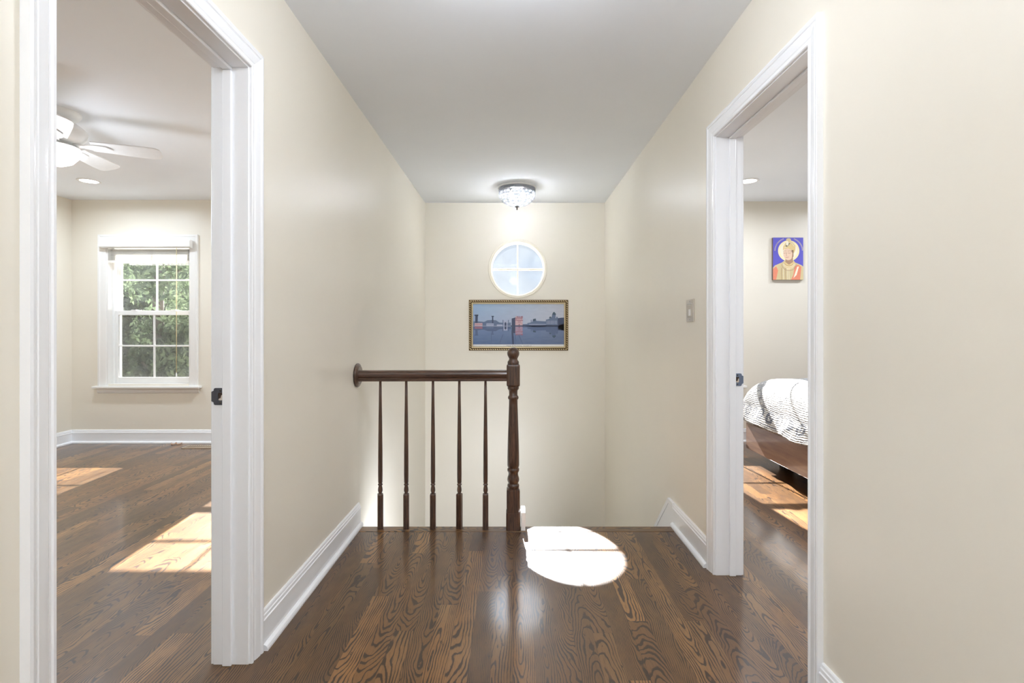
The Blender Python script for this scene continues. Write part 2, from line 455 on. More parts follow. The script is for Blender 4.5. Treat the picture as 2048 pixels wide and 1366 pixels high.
# right-hand skirt: continues the baseboard, then falls with the flight (with its bead along the top)
bm = bmesh.new()
SK = [(3.02, 0.134), (3.115, 0.134), (4.36, 0.134-1.245*SL), (4.36, -1.14), (3.02, -0.40)]
add_prism(bm, SK, lambda y, z: (XR-0.0145, y, z), lambda y, z: (XR, y, z))
SK2 = [(3.02, 0.105), (3.02, 0.134), (3.115, 0.134), (4.36, 0.134-1.245*SL), (4.36, 0.105-1.245*SL), (3.103, 0.105)]
add_prism(bm, [SK2[0], SK2[1], SK2[2], SK2[5]], lambda y, z: (XR-0.017, y, z), lambda y, z: (XR-0.0145, y, z))
add_prism(bm, [SK2[5], SK2[2], SK2[3], SK2[4]], lambda y, z: (XR-0.017, y, z), lambda y, z: (XR-0.0145, y, z))
tag(obj('trim_3', bm, M_TRIM, bevel=0.0012), 'white skirt board falling along the right wall of the stairwell', 'trim', kind='structure')
skirt('trim_4', 0.046, 0.070, 3.06, 0.103, 'white skirt board end beside the newel post', yflat=2.947)

# stairs out of sight below the landing
bm = bmesh.new(); RZ, RY = 0.19, 0.225
for k in range(5):
    add_box(bm, 0.07, XR-0.0145, YEDGE-0.02+RY*k, YEDGE+RY*(k+1)+0.02, -RZ*(k+1)-0.03, -RZ*(k+1))
add_box(bm, XL, XR, YEDGE+RY*5, YB, -RZ*6-0.2, -RZ*6)
for k in range(8):
    add_box(bm, XL, 0.03, YEDGE+RY*5-RY*(k+1)-0.0, YEDGE+RY*5-RY*k+0.02, -RZ*(k+7)-0.03, -RZ*(k+7))
st = obj('stair_treads', bm, M_RAILY); tag(st, 'dark oak stair treads dropping away below the landing', 'stairs', kind='structure')
bm = bmesh.new()
for k in range(6):
    add_box(bm, 0.07, XR-0.0145, YEDGE-0.001+RY*k, YEDGE+0.015+RY*k, -RZ*(k+1), -RZ*k-0.03)
for k in range(8):
    add_box(bm, XL, 0.03, YEDGE+RY*5-RY*k-0.015, YEDGE+RY*5-RY*k, -RZ*(k+7), -RZ*(k+6)-0.03)
rs = obj('stair_risers', bm, M_TRIM); rs.parent = st

# ------------------------------------------------------------------ doorways
CAS = [(0.0, 0.0), (0.0, 0.009), (0.003, 0.0115), (0.009, 0.0115), (0.012, 0.009), (0.017, 0.009), (0.021, 0.0115), (0.030, 0.0135), (0.046, 0.0165),
       (0.050, 0.0140), (0.053, 0.0175), (0.060, 0.0195), (0.066, 0.0185), (0.067, 0.0)]
def casing_bm(x, sgn, d, rev=0.005, both=None):
    bm = bmesh.new(); y0, y1, zt = d[0]-rev, d[1]+rev, d[2]+rev
    st = [lambda w, t: (x+sgn*t, y0-w, 0), lambda w, t: (x+sgn*t, y0-w, zt+w), lambda w, t: (x+sgn*t, y1+w, zt+w), lambda w, t: (x+sgn*t, y1+w, 0)]
    rings = [[bm.verts.new(f(*p)) for p in CAS] for f in st]
    n = len(CAS)
    for a, b in zip(rings, rings[1:]):
        for k in range(n): bm.faces.new((a[k], a[(k+1) % n], b[(k+1) % n], b[k]))
    bm.faces.new(list(reversed(rings[0]))); bm.faces.new(rings[-1])
    return bm
def doorway(name, xa, xb, hall_x, hs, room_x, d, label, stop0, stop1, plate_m, plate_x, zplate):
    """xa<xb are the wall faces; stop0..stop1 is where the door stop sits across the jamb"""
    t = thing(name, (0.5*(xa+xb), 0.5*(d[0]+d[1]), 0), label, 'doorway', kind='structure'); lo = t.location
    o = obj('casing', local(casing_bm(hall_x, hs, d), lo), M_TRIM, t)
    o = obj('casing', local(casing_bm(room_x, -hs, d), lo), M_TRIM, t)
    j = 0.018
    for a in ((d[0]-j, d[0], 0, d[2]+j), (d[1], d[1]+j, 0, d[2]+j), (d[0], d[1], d[2], d[2]+j)):
        obj('jamb', local(box_bm(xa, xb, *a), lo), M_TRIM, t, bevel=0.001)
    s = 0.011
    bm = bmesh.new()
    add_box(bm, stop0, stop1, d[0], d[0]+s, 0, d[2]-s); add_box(bm, stop0, stop1, d[1]-s, d[1], 0, d[2]-s); add_box(bm, stop0, stop1, d[0], d[1], d[2]-s, d[2])
    obj('door_stop', local(bm, lo), M_TRIM, t, bevel=0.0035, seg=3)
    # strike plate on the far jamb, its lip wrapping the room-side edge
    y = d[1]; px0, px1, lip = plate_x
    sg = 1 if lip > px1 or lip > px0 and lip > px1 else -1
    cx = 0.5*(px0+px1)
    bm = bmesh.new()
    hw, hh, rr = (px1-px0)/2, 0.029, 0.006
    def rrect(hw, hh, rr, n=5):
        P = []
        for qx, qz, a0 in ((hw-rr, hh-rr, 0), (-hw+rr, hh-rr, PI/2), (-hw+rr, -hh+rr, PI), (hw-rr, -hh+rr, 1.5*PI)):
            for k in range(n+1): P.append((qx+rr*math.cos(a0+k*PI/2/n), qz+rr*math.sin(a0+k*PI/2/n)))
        return P
    out = rrect(hw, hh, rr); inn = rrect(0.0075, 0.0135, 0.005)
    hx = cx - sg*0.004
    loops = []
    for yy in (y-0.0022, y-0.0002):
        a = [bm.verts.new((cx+p[0], yy, zplate+p[1])) for p in out]; b = [bm.verts.new((hx+p[0], yy, zplate+p[1])) for p in inn]
        for k in range(len(a)): bm.faces.new((a[k], a[(k+1) % len(a)], b[(k+1) % len(a)], b[k]))
        loops.append((a, b))
    for q in (0, 1):
        a, b = loops[0][q], loops[1][q]
        for k in range(len(a)): bm.faces.new((a[k], a[(k+1) % len(a)], b[(k+1) % len(a)], b[k]))
    add_prism(bm, [(-0.021, 0), (-0.016, 0.012), (0.016, 0.012), (0.021, 0)],
              lambda z, w: (cx+sg*(hw-0.001)+sg*w*0.8, y-0.0022+w*0.10, zplate+z), lambda z, w: (cx+sg*(hw-0.001)+sg*w*0.8, y-0.0004+w*0.10, zplate+z))
    pl = obj('strike_plate', local(bm, lo), plate_m, t)
    pl['label'] = 'dark metal strike plate'
    obj('latch_hole', local(box_bm(hx-0.0072, hx+0.0072, y-0.0012, y-0.0003, zplate-0.013, zplate+0.013), lo), M_HOLE, pl)
    bm = bmesh.new(); add_prism(bm, [(-0.006, -0.0125), (0.007, -0.0125), (0.007, 0.006), (0.003, 0.004), (0.001, -0.005), (-0.006, -0.008)],
                                lambda a, z: (hx+a, y-0.0018, zplate+z), lambda a, z: (hx+a, y-0.0010, zplate+z))
    obj('wood_chip', local(bm, lo), M_RAWWOOD, pl)
    for dz in (-0.021, 0.021):
        bm = bmesh.new(); add_lathe(bm, [(0.0001, -0.0010), (0.0028, -0.0008), (0.0034, 0)], (hx, y-0.0022, zplate+dz), 12, 'Y', cap=False)
        obj('screw', local(bm, lo), M_FINIAL, pl)
    return t
doorway('door_1', XL-TH, XL, XL, 1, XL-TH, DL, 'white cased doorway into the left room with the ceiling fan', XL-TH+0.035, XL-0.054, M_DARKMETAL,
        (XL-TH+0.0025, XL-TH+0.0400, XL-TH-0.01), 0.914)
doorway('door_2', XR, XR+TH, XR, -1, XR+TH, DR, 'white cased doorway into the right bedroom', XR+0.060, XR+TH-0.030, M_BLUEMETAL,
        (XR+TH-0.0320, XR+TH-0.0010, XR+TH+0.01), 0.909)

# ------------------------------------------------------------------ double-hung windows with raised blinds
def frame_bm(x0, x1, z0, z1, w, y0, y1, wl=None, wb=None, wt_=None):
    bm = bmesh.new(); wb = wb or w; wt_ = wt_ or w
    add_box(bm, x0, x0+w, y0, y1, z0, z1); add_box(bm, x1-w, x1, y0, y1, z0, z1)
    add_box(bm, x0+w, x1-w, y0, y1, z0, z0+wb); add_box(bm, x0+w, x1-w, y0, y1, z1-wt_, z1)
    return bm
def hung_window(name, cx, y, label):
    t = thing(name, (cx, y, 0), label, 'window', kind='structure'); lo = t.location
    # casing: picture-frame of three mitred boards standing on a stool
    bm = bmesh.new(); prof = [(0, 0), (0, 0.010), (0.010, 0.013), (0.055, 0.017), (0.062, 0.021), (0.078, 0.021), (0.080, 0)]
    x0, x1, zt = cx-WO, cx+WO, WZ1
    st = [lambda w, d: (x0-w, y-d, WZ0-0.018), lambda w, d: (x0-w, y-d, zt+w), lambda w, d: (x1+w, y-d, zt+w), lambda w, d: (x1+w, y-d, WZ0-0.018)]
    rings = [[bm.verts.new(f(*p)) for p in prof] for f in st]; n = len(prof)
    for a, b in zip(rings, rings[1:]):
        for k in range(n): bm.faces.new((a[k], a[(k+1) % n], b[(k+1) % n], b[k]))
    bm.faces.new(list(reversed(rings[0]))); bm.faces.new(rings[-1])
    obj('casing', local(bm, lo), M_WTRIM, t)
    bm = bmesh.new(); add_box(bm, cx-WO-0.115, cx+WO+0.115, y-0.055, y, WZ0-0.038, WZ0-0.016); add_box(bm, cx-WO, cx+WO, y, y+0.10, WZ0-0.038, WZ0-0.016)
    obj('sill', local(bm, lo), M_WTRIM, t, bevel=0.005, seg=3)
    bm = bmesh.new(); add_prism(bm, [(0, -0.038), (0.018, -0.038), (0.016, -0.070), (0.010, -0.085), (0, -0.092)], lambda d, z: (cx-WO-0.09, y-d, WZ0+z), lambda d, z: (cx+WO+0.09, y-d, WZ0+z))
    obj('apron', local(bm, lo), M_WTRIM, t)
    # extension jamb
    bm = bmesh.new(); j = 0.012
    add_box(bm, x0, x0+j, y-0.004, y+0.15, WZ0-0.016, zt); add_box(bm, x1-j, x1, y-0.004, y+0.15, WZ0-0.016, zt); add_box(bm, x0+j, x1-j, y-0.004, y+0.15, zt-j, zt)
    obj('jamb', local(bm, lo), M_WTRIM, t)
    # vinyl frame with stepped tracks
    bm = frame_bm(x0+j, x1-j, WZ0-0.016, zt-j, 0.020, y+0.055, y+0.15)
    add_box(bm, x0+j+0.02, x0+j+0.030, y+0.098, y+0.106, WZ0, zt-j-0.02); add_box(bm, x1-j-0.030, x1-j-0.020, y+0.098, y+0.106, WZ0, zt-j-0.02)
    obj('frame', local(bm, lo), M_VINYL, t, bevel=0.002)
    gx0, gx1 = cx-0.359, cx+0.359
    def sash(z0, z1, zg0, zg1, y0, y1, sub_mid, mid, lifts=False):
        bm = bmesh.new(); xs0, xs1 = x0+j+0.021, x1-j-0.021
        add_box(bm, xs0, gx0, y0, y1, z0, z1); add_box(bm, gx1, xs1, y0, y1, z0, z1)
        add_box(bm, gx0, gx1, y0, y1, z0, zg0); add_box(bm, gx0, gx1, y0, y1, zg1, z1)
        s = obj('sash', local(bm, lo), M_VINYL, t, bevel=0.003)
        ym = 0.5*(y0+y1)
        obj('glass', local(box_bm(gx0, gx1, ym-0.002, ym+0.002, zg0, zg1), lo), M_GLASS, s)
        bm = bmesh.new(); add_box(bm, cx-0.008, cx+0.008, ym-0.007, ym+0.007, zg0, zg1)
        for a, b in ((gx0, cx-0.008), (cx+0.008, gx1)): add_box(bm, a, b, ym-0.007, ym+0.007, mid-0.008, mid+0.008)
        obj('muntin', local(bm, lo), M_VINYL, s, bevel=0.002)
        return s
    lo_s = sash(WZ0+0.005, 1.330, 0.653, 1.285, y+0.068, y+0.096, 0, 0.972)
    up_s = sash(1.298, zt-j-0.021, 1.328, 1.955, y+0.108, y+0.136, 0, 1.645)
    for sx in (-0.2, 0.2):
        bm = bmesh.new(); add_prism(bm, [(-0.035, 0), (-0.022, 0.010), (0.022, 0.010), (0.035, 0)], lambda a, z: (cx+sx+a, y+0.066, 1.330+z), lambda a, z: (cx+sx+a, y+0.094, 1.330+z))
        obj('sash_lock', local(bm, lo), M_VINYL, lo_s)
    bm = frame_bm(gx0-0.03, gx1+0.03, WZ0+0.006, 1.325, 0.012, y+0.1405, y+0.1465)
    sf = obj('screen_frame', local(bm, lo), M_VINYL, t)
    obj('insect_screen', local(box_bm(gx0-0.018, gx1+0.018, y+0.143, y+0.1435, WZ0+0.018, 1.313), lo), M_SCREEN, sf)
    return t
hung_window('window_1', *WIN['window_1'], 'white double hung window with trees outside, on the left room far wall')
hung_window('window_2', *WIN['window_2'], 'second double hung window of the left room, hidden behind the door jamb')
hung_window('window_3', *WIN['window_3'], 'double hung window of the right bedroom, hidden behind the wall')

def slat_mat():
    t = NT('white_blind_slats')
    df = t.bsdf((0.86, 0.85, 0.83), 0.4)
    tl = t.n('ShaderNodeBsdfTranslucent'); t.put(tl.inputs[0], (0.9, 0.88, 0.84))
    mx = t.n('ShaderNodeMixShader'); mx.inputs[0].default_value = 0.3
    t.t.links.new(df, mx.inputs[1]); t.t.links.new(tl.outputs[0], mx.inputs[2]); return t.end(mx.outputs[0])
M_SLAT = slat_mat()
M_CORD = plain('cream_cord', S(214, 200, 160), 0.8)
def blind(cx, y, label):
    t = thing('window_blind', (cx, y, 1.78), label, 'blind'); lo = t.location
    bm = bmesh.new(); add_prism(bm, [(-0.008, 0), (-0.052, 0.004), (-0.058, 0.012), (-0.058, 0.066), (-0.050, 0.078), (-0.008, 0.078)],
                                lambda d, z: (cx-WO-0.03, y+d-0.014, 1.952+z), lambda d, z: (cx+WO+0.035, y+d-0.014, 1.952+z))
    obj('valance', local(bm, lo), M_WTRIM, t, bevel=0.002)
    for k in range(15):
        z = 1.832+k*0.0078
        bm = bmesh.new(); add_prism(bm, [(-0.024, 0), (0, 0.0030), (0.024, 0), (0.024, 0.0022), (0, 0.0052), (-0.024, 0.0022)], lambda d, q: (cx-0.400, y+0.010+d, z+q), lambda d, q: (cx+0.400, y+0.010+d, z+q))
        obj('slat', local(bm, lo), M_SLAT, t)
    obj('bottom_rail', local(box_bm(cx-0.400, cx+0.400, y-0.016, y+0.036, 1.806, 1.830), lo), M_SLAT, t, bevel=0.003)
    bm = bmesh.new()
    add_tube(bm, [(cx+0.295, y-0.030, 1.955), (cx+0.294, y-0.030, 1.4), (cx+0.2935, y-0.030, 0.69)], 0.0016, 6)
    add_tube(bm, [(cx+0.301, y-0.030, 1.955), (cx+0.301, y-0.030, 1.4), (cx+0.2985, y-0.030, 0.70)], 0.0016, 6)
    c = obj('cord', local(bm, lo), M_CORD, t)
    bm = bmesh.new(); add_lathe(bm, [(0.002, 0.02), (0.006, 0.0), (0.007, -0.02), (0.003, -0.028)], (cx+0.296, y-0.030, 0.69), 12)
    obj('tassel', local(bm, lo), M_WTRIM, c)
    return t
blind(*WIN['window_1'], 'white slatted blind raised to the top of the window with trees outside')
blind(*WIN['window_2'], 'white slatted blind raised on the left room window behind the jamb')
blind(*WIN['window_3'], 'white slatted blind raised on the right bedroom window')

# ------------------------------------------------------------------ round window in the stairwell wall
M_RTRIM = paint('cream_round_trim', (0.86, 0.81, 0.70), 0.35, 0.5, bump=0.0, var=0.01)
t = thing('window_4', (RWX, YB, RWZ), 'round window with a cross of muntins high on the stairwell wall', 'window', kind='structure')
def ring_bm(prof, n=96):     # prof (r, y) closed loop
    bm = bmesh.new(); R = []
    for k in range(n):
        a = 2*PI*k/n; R.append([bm.verts.new((r*math.cos(a), yy, r*math.sin(a))) for r, yy in prof])
    m = len(prof)
    for k in range(n):
        for q in range(m):
            f = bm.faces.new((R[k][q], R[(k+1) % n][q], R[(k+1) % n][(q+1) % m], R[k][(q+1) % m])); f.smooth = True
    return bm
o = obj('casing', ring_bm([(0.276, 0.0), (0.276, -0.006), (0.281, -0.009), (0.290, -0.009), (0.294, -0.012), (0.300, -0.012), (0.303, -0.008), (0.303, 0.0)]), M_RTRIM, t)
o.data.set_sharp_from_angle(angle=math.radians(30))
o = obj('jamb', ring_bm([(0.277, -0.004), (0.2735, -0.004), (0.2735, 0.06), (0.277, 0.06)]), M_RTRIM, t); o.data.set_sharp_from_angle(angle=math.radians(30))
sash = obj('sash', ring_bm([(0.277, 0.050), (0.270, 0.050), (0.264, 0.056), (0.264, 0.090), (0.277, 0.090)]), M_VINYL, t); sash.data.set_sharp_from_angle(angle=math.radians(30))
bm = bmesh.new(); add_lathe(bm, [(0.266, 0.068), (0.266, 0.072)], (0, 0, 0), 96, 'Y')
obj('glass', bm, M_ROUND_GLASS, sash)
bm = bmesh.new(); rr_ = 0.266
add_box(bm, -0.0075, 0.0075, 0.056, 0.084, -rr_, rr_); add_box(bm, -rr_, -0.0075, 0.056, 0.084, -0.011, 0.009); add_box(bm, 0.0075, rr_, 0.056, 0.084, -0.011, 0.009)
obj('muntin', bm, M_RTRIM, sash, bevel=0.003)

# ------------------------------------------------------------------ balustrade
def loft_sections(bm, secs, lo):
    """secs: (z, half, kind, r) ; mixes square and round by lofting 24-gons"""
    n = 24; rings = []
    for z, kind, r in secs:
        ring = []
        for k in range(n):
            a = 2*PI*(k+0.5)/n; c, s = math.cos(a), math.sin(a)
            if kind == 's': q = r/max(abs(c), abs(s))
            elif kind == 'c': q = min(r/max(abs(c), abs(s)), r*1.30)     # square with eased corners
            else: q = r
            ring.append(bm.verts.new((lo[0]+c*q, lo[1]+s*q, lo[2]+z)))
        rings.append(ring)
    for (a, b), (s0, s1) in zip(zip(rings, rings[1:]), zip(secs, secs[1:])):
        for k in range(n):
            f = bm.faces.new((a[k], a[(k+1) % n], b[(k+1) % n], b[k])); f.smooth = (s0[1] == 'r' and s1[1] == 'r')
    bm.faces.new(list(reversed(rings[0]))); bm.faces.new(rings[-1])

rail = thing('stair_railing', (0, 2.983, 0), 'dark oak balustrade with turned balusters and ball topped newel at the landing edge', 'railing')
RY0 = 2.983
def zpx(y): return 1.144-(y-658)/350.0
np_ = []
def NP(y, kind, rpx=None, r=None): np_.append((zpx(y), kind, r if r is not None else rpx/350.0))
secs = [(0.0, 's', 0.0405), (0.098, 's', 0.0405), (0.0985, 's', 0.0375), (zpx(981), 's', 0.0375), (zpx(978.5), 'c', 0.0365), (zpx(977), 'r', 0.031),
        (zpx(976), 'r', 0.0325), (zpx(972.5), 'r', 0.0345), (zpx(969.5), 'r', 0.0325), (zpx(968.5), 'r', 0.0265), (zpx(966), 'r', 0.0300), (zpx(961), 'r', 0.0345), (zpx(957), 'r', 0.0335),
        (zpx(952), 'r', 0.0290), (zpx(948), 'r', 0.0275), (zpx(946.5), 'r', 0.0290), (zpx(944.5), 'r', 0.0300), (zpx(943.5), 'r', 0.0335), (zpx(940.5), 'r', 0.0345), (zpx(938), 'r', 0.0330), (zpx(936.8), 'r', 0.0290),
        (zpx(935), 'r', 0.0320), (zpx(931), 'r', 0.0345), (zpx(915), 'r', 0.0340), (zpx(880), 'r', 0.0318), (zpx(840), 'r', 0.0278), (zpx(810), 'r', 0.0250), (zpx(800), 'r', 0.0248),
        (zpx(799), 'r', 0.0285), (zpx(797), 'r', 0.0305), (zpx(795), 'r', 0.0305), (zpx(793), 'r', 0.0280), (zpx(791.5), 'r', 0.0240), (zpx(785), 'r', 0.0245), (zpx(781.5), 'r', 0.0255),
        (zpx(780), 'r', 0.0290), (zpx(778), 'r', 0.0325), (zpx(775), 'r', 0.0330), (zpx(773.6), 'r', 0.0310), (zpx(772.5), 'c', 0.0350), (zpx(770), 's', 0.0375),
        (zpx(732), 's', 0.0375), (zpx(730), 'c', 0.0355), (zpx(729.3), 'r', 0.0320), (zpx(728), 'r', 0.0325), (zpx(725.5), 'r', 0.0330), (zpx(723.5), 'r', 0.0320),
        (zpx(721), 'r', 0.0265), (zpx(718.5), 'r', 0.0235)]
zc, rb = zpx(707.3), 0.0350
for k in range(1, 13):
    a = -math.acos(0.0235/rb)+k*(math.acos(0.0235/rb)+PI/2)/12.6
    secs.append((zc+rb*math.sin(a), 'r', max(0.0006, rb*math.cos(a))))
secs.sort(key=lambda s: s[0])
bm = bmesh.new(); loft_sections(bm, secs, (0.0, 0, 0))
obj('newel_post', bm, M_RAILZ, rail, (0.0015, 0, 0.0012))
# handrail, profile swept from the wall to the newel
HP = [(-0.022, 0), (0.022, 0), (0.024, 0.006), (0.019, 0.013), (0.020, 0.020), (0.029, 0.028), (0.031, 0.040), (0.029, 0.050), (0.022, 0.058), (0.010, 0.062),
      (-0.010, 0.062), (-0.022, 0.058), (-0.029, 0.050), (-0.031, 0.040), (-0.029, 0.028), (-0.020, 0.020), (-0.019, 0.013), (-0.024, 0.006)]
bm = bmesh.new(); add_prism(bm, HP, lambda d, z: (XL+0.012, d, 0.845+z), lambda d, z: (-0.0355, d, 0.847+z))
obj('handrail', bm, M_RAILX, rail)
bm = bmesh.new(); add_lathe(bm, [(0.060, 0.0), (0.068, 0.002), (0.0695, 0.008), (0.066, 0.013), (0.060, 0.016), (0.056, 0.0165), (0.052, 0.020)], (XL+0.0005, 0.015, 0.8775), 40, 'X')
ro = obj('wall_rosette', bm, M_RAILZ, rail); ro.data.set_sharp_from_angle(angle=math.radians(35))
def bz(y): return 1.144-(y-658)/352.0
bsec = [(0, 's', 0.0160), (bz(992), 's', 0.0160), (bz(990.5), 'c', 0.0145), (bz(989.3), 'r', 0.0085), (bz(988), 'r', 0.0105), (bz(984), 'r', 0.0135), (bz(979), 'r', 0.0125),
        (bz(975), 'r', 0.0100), (bz(973.6), 'r', 0.0098), (bz(973), 'r', 0.0130), (bz(971.8), 'r', 0.0138), (bz(970.6), 'r', 0.0130), (bz(970), 'r', 0.0100), (bz(969), 'r', 0.0105),
        (bz(967.5), 'r', 0.0125), (bz(950), 'r', 0.0130), (bz(900), 'r', 0.0122), (bz(850), 'r', 0.0105), (bz(800), 'r', 0.0085), (0.846, 'r', 0.0072)]
bal = None
for k, (x, rz) in enumerate(((-0.7600, 18), (-0.6115, 8), (-0.4585, 3), (-0.3075, -14), (-0.1575, 2))):
    if bal is None:
        bm = bmesh.new(); loft_sections(bm, bsec, (0, 0, 0)); bal = obj('baluster', bm, M_RAILZ, rail); b = bal
    else:
        b = bal.copy(); COL.objects.link(b); b.parent = rail
    b.location = (x, -0.004, 0.0012); b.rotation_euler.z = math.radians(rz)

# ------------------------------------------------------------------ crystal ceiling lamp
def crystal_mat():
    t = NT('cut_crystal')
    gl = t.n('ShaderNodeBsdfGlossy'); gl.inputs['Roughness'].default_value = 0.03
    tr = t.n('ShaderNodeBsdfTransparent'); t.put(tr.inputs[0], (0.97, 0.98, 0.99))
    tl = t.n('ShaderNodeBsdfTranslucent'); t.put(tl.inputs[0], (0.92, 0.93, 0.95))
    fr = t.n('ShaderNodeFresnel'); fr.inputs['IOR'].default_value = 1.6
    m1 = t.n('ShaderNodeMixShader'); m1.inputs[0].default_value = 0.09
    t.t.links.new(tr.outputs[0], m1.inputs[1]); t.t.links.new(tl.outputs[0], m1.inputs[2])
    m2 = t.n('ShaderNodeMixShader'); t.put(m2.inputs[0], t.math('MULTIPLY', fr.outputs[0], 0.6)); t.t.links.new(m1.outputs[0], m2.inputs[1]); t.t.links.new(gl.outputs[0], m2.inputs[2])
    return t.end(m2.outputs[0])
M_CRYSTAL = crystal_mat()
LX, LY = 0.037, 4.76
lamp = thing('ceiling_light', (LX, LY, H), 'round crystal bead flush mount lamp hanging over the stairwell', 'ceiling lamp')
bm = bmesh.new(); add_lathe(bm, [(0.178, 0.0), (0.178, -0.006), (0.170, -0.012)], n=64); b = obj('base_plate', bm, M_WHITE, lamp); b.data.set_sharp_from_angle(angle=0.6)
bm = bmesh.new(); add_lathe(bm, [(0.159, -0.0125), (0.159, -0.015), (0.02, -0.017)], n=64); obj('reflector', bm, M_BAND, lamp)
bm = bmesh.new()
R0 = [(0.166, -0.012), (0.166, -0.034), (0.163, -0.036), (0.160, -0.034), (0.160, -0.012)]
n = 96; rings = [[bm.verts.new((r*math.cos(2*PI*k/n), r*math.sin(2*PI*k/n), z)) for k in range(n)] for r, z in R0+[R0[0]]]
for a, b in zip(rings, rings[1:]):
    for k in range(n): bm.faces.new((a[k], a[(k+1) % n], b[(k+1) % n], b[k]))
for k in range(48):      # pierced scroll work around the band
    a = 2*PI*k/48
    m = Matrix.Rotation(a, 4, 'Z') @ Matrix.Translation((0.167, 0, -0.030)) @ Matrix.Rotation(PI/2, 4, 'Y')
    bmesh.ops.create_cone(bm, cap_ends=True, segments=8, radius1=0.0085, radius2=0.0065, depth=0.004, matrix=m)
    m = Matrix.Rotation(a+PI/48, 4, 'Z') @ Matrix.Translation((0.164, 0, -0.050))
    bmesh.ops.create_icosphere(bm, subdivisions=1, radius=0.005, matrix=m)
obj('metal_band', bm, M_BAND, lamp)
def bead_mesh(s):
    bm = bmesh.new(); bmesh.ops.create_icosphere(bm, subdivisions=1, radius=1)
    for v in bm.verts: v.co = Vector((v.co.x*0.45*s, v.co.y*0.9*s, v.co.z*1.15*s))
    me = bpy.data.meshes.new('crystal'); bm.to_mesh(me); bm.free(); me.materials.append(M_CRYSTAL); return me
me_b = bead_mesh(0.0165)
rows = [(0.163, -0.062, 24, 4), (0.160, -0.088, 22, 8), (0.146, -0.112, 18, 22), (0.122, -0.134, 14, 38), (0.090, -0.153, 11, 56), (0.050, -0.168, 7, 72)]
for ri, (r, z, nb, tilt) in enumerate(rows):
    sc = 2*PI*r/nb/0.0297*0.98
    for k in range(nb):
        a = 2*PI*(k+0.5*(ri % 2))/nb
        b = bpy.data.objects.new('crystal', me_b); COL.objects.link(b); b.parent = lamp
        b.location = (r*math.cos(a), r*math.sin(a), z)
        b.rotation_euler = (Matrix.Rotation(a, 3, 'Z') @ Matrix.Rotation(math.radians(tilt), 3, 'Y')).to_euler()
        b.scale = (1, min(sc, 1.5), 1.0)
bm = bmesh.new()
for r, z, nb, tilt in rows:
    for rr, zz in ((r, z+0.013),):
        n = 64; add_pts = [(rr*math.cos(2*PI*k/n), rr*math.sin(2*PI*k/n), zz) for k in range(n+1)]; add_tube(bm, add_pts, 0.0011, 5)
for k in range(8):
    a = 2*PI*k/8; add_tube(bm, [(0.162*math.cos(a), 0.162*math.sin(a), -0.045), (0.157*math.cos(a), 0.157*math.sin(a), -0.09), (0.12*math.cos(a), 0.12*math.sin(a), -0.135), (0.05*math.cos(a), 0.05*math.sin(a), -0.171), (0.004*math.cos(a), 0.004*math.sin(a), -0.178)], 0.0012, 5)
obj('wire_frame', bm, M_BAND, lamp)
bm = bmesh.new(); add_lathe(bm, [(0.003, -0.165), (0.018, -0.174), (0.022, -0.179), (0.010, -0.184), (0.0065, -0.186), (0.0065, -0.203), (0.003, -0.207)], n=20)
obj('finial', bm, M_FINIAL, lamp)
for sx in (-0.055, 0.055):
    bm = bmesh.new(); bmesh.ops.create_uvsphere(bm, u_segments=16, v_segments=10, radius=0.022, matrix=Matrix.Translation((sx, -0.01, -0.068)))
    for f in bm.faces: f.smooth = True
    bu = obj('bulb', bm, M_BULB, lamp)
    bm = bmesh.new(); add_lathe(bm, [(0.012, -0.014), (0.012, -0.047)], (sx, -0.01, 0), 12); obj('socket', bm, M_WHITE, bu)
    ld = bpy.data.lights.new('bulb_light', 'POINT'); ld.energy = W_CRYSTAL/2; ld.shadow_soft_size = 0.0225; ld.color = LAMP_COL
    lo_ = bpy.data.objects.new('bulb_light', ld); COL.objects.link(lo_); lo_.parent = lamp; lo_.location = (sx, -0.01, -0.068)

# ------------------------------------------------------------------ recessed lamps
def can_light(x, y, watts, label, group):
    t = thing('recessed_light', (x, y, H), label, 'recessed lamp', group)
    n = 48
    bm = bmesh.new(); add_lathe(bm, [(0.088, 0.0), (0.088, -0.004), (0.083, -0.0055), (0.068, -0.0045), (0.066, 0.0)], n=n, cap=False)
    obj('trim_ring', bm, M_WHITE, t)
    bm = bmesh.new(); add_lathe(bm, [(0.067, -0.0005), (0.067, -0.0032), (0.05, -0.0042)], n=n)
    obj('lens', bm, M_LENS, t)
    if watts:
        ld = bpy.data.lights.new('lens_light', 'AREA'); ld.shape = 'DISK'; ld.size = 0.13; ld.energy = watts; ld.color = LAMP_LEFT if x < -1 else LAMP_COL; ld.spread = math.radians(170)
        lo_ = bpy.data.objects.new('lens_light', ld); COL.objects.link(lo_); lo_.parent = t; lo_.location = (0, 0, -0.006)
    return t
can_light(-3.71, 4.55, W_LEFT_CAN*0.55, 'round recessed downlight beyond the ceiling fan, above the window with trees', None)
can_light(-1.75, 4.55, W_LEFT_CAN*1.2, 'unseen recessed downlight added behind the left doorway jamb', None)  # unseen repeats of the visible downlight, added to light the left room
can_light(-3.71, 1.6, W_LEFT_CAN*0.9, 'unseen recessed downlight added in the near far-corner of the left room', None)
can_light(-1.75, 1.6, W_LEFT_CAN*0.35, 'unseen recessed downlight added just inside the left doorway', None)
can_light(2.06, 4.55, W_RIGHT_CAN*0.6, 'recessed downlight glimpsed beside the right doorway jamb', None)
can_light(3.45, 4.55, W_RIGHT_CAN*0.6, 'unseen recessed downlight added beyond the painting in the right bedroom', None)  # unseen repeats again, added to light the right bedroom
can_light(2.06, 1.6, W_RIGHT_CAN*0.6, 'unseen recessed downlight added just inside the right doorway', None)
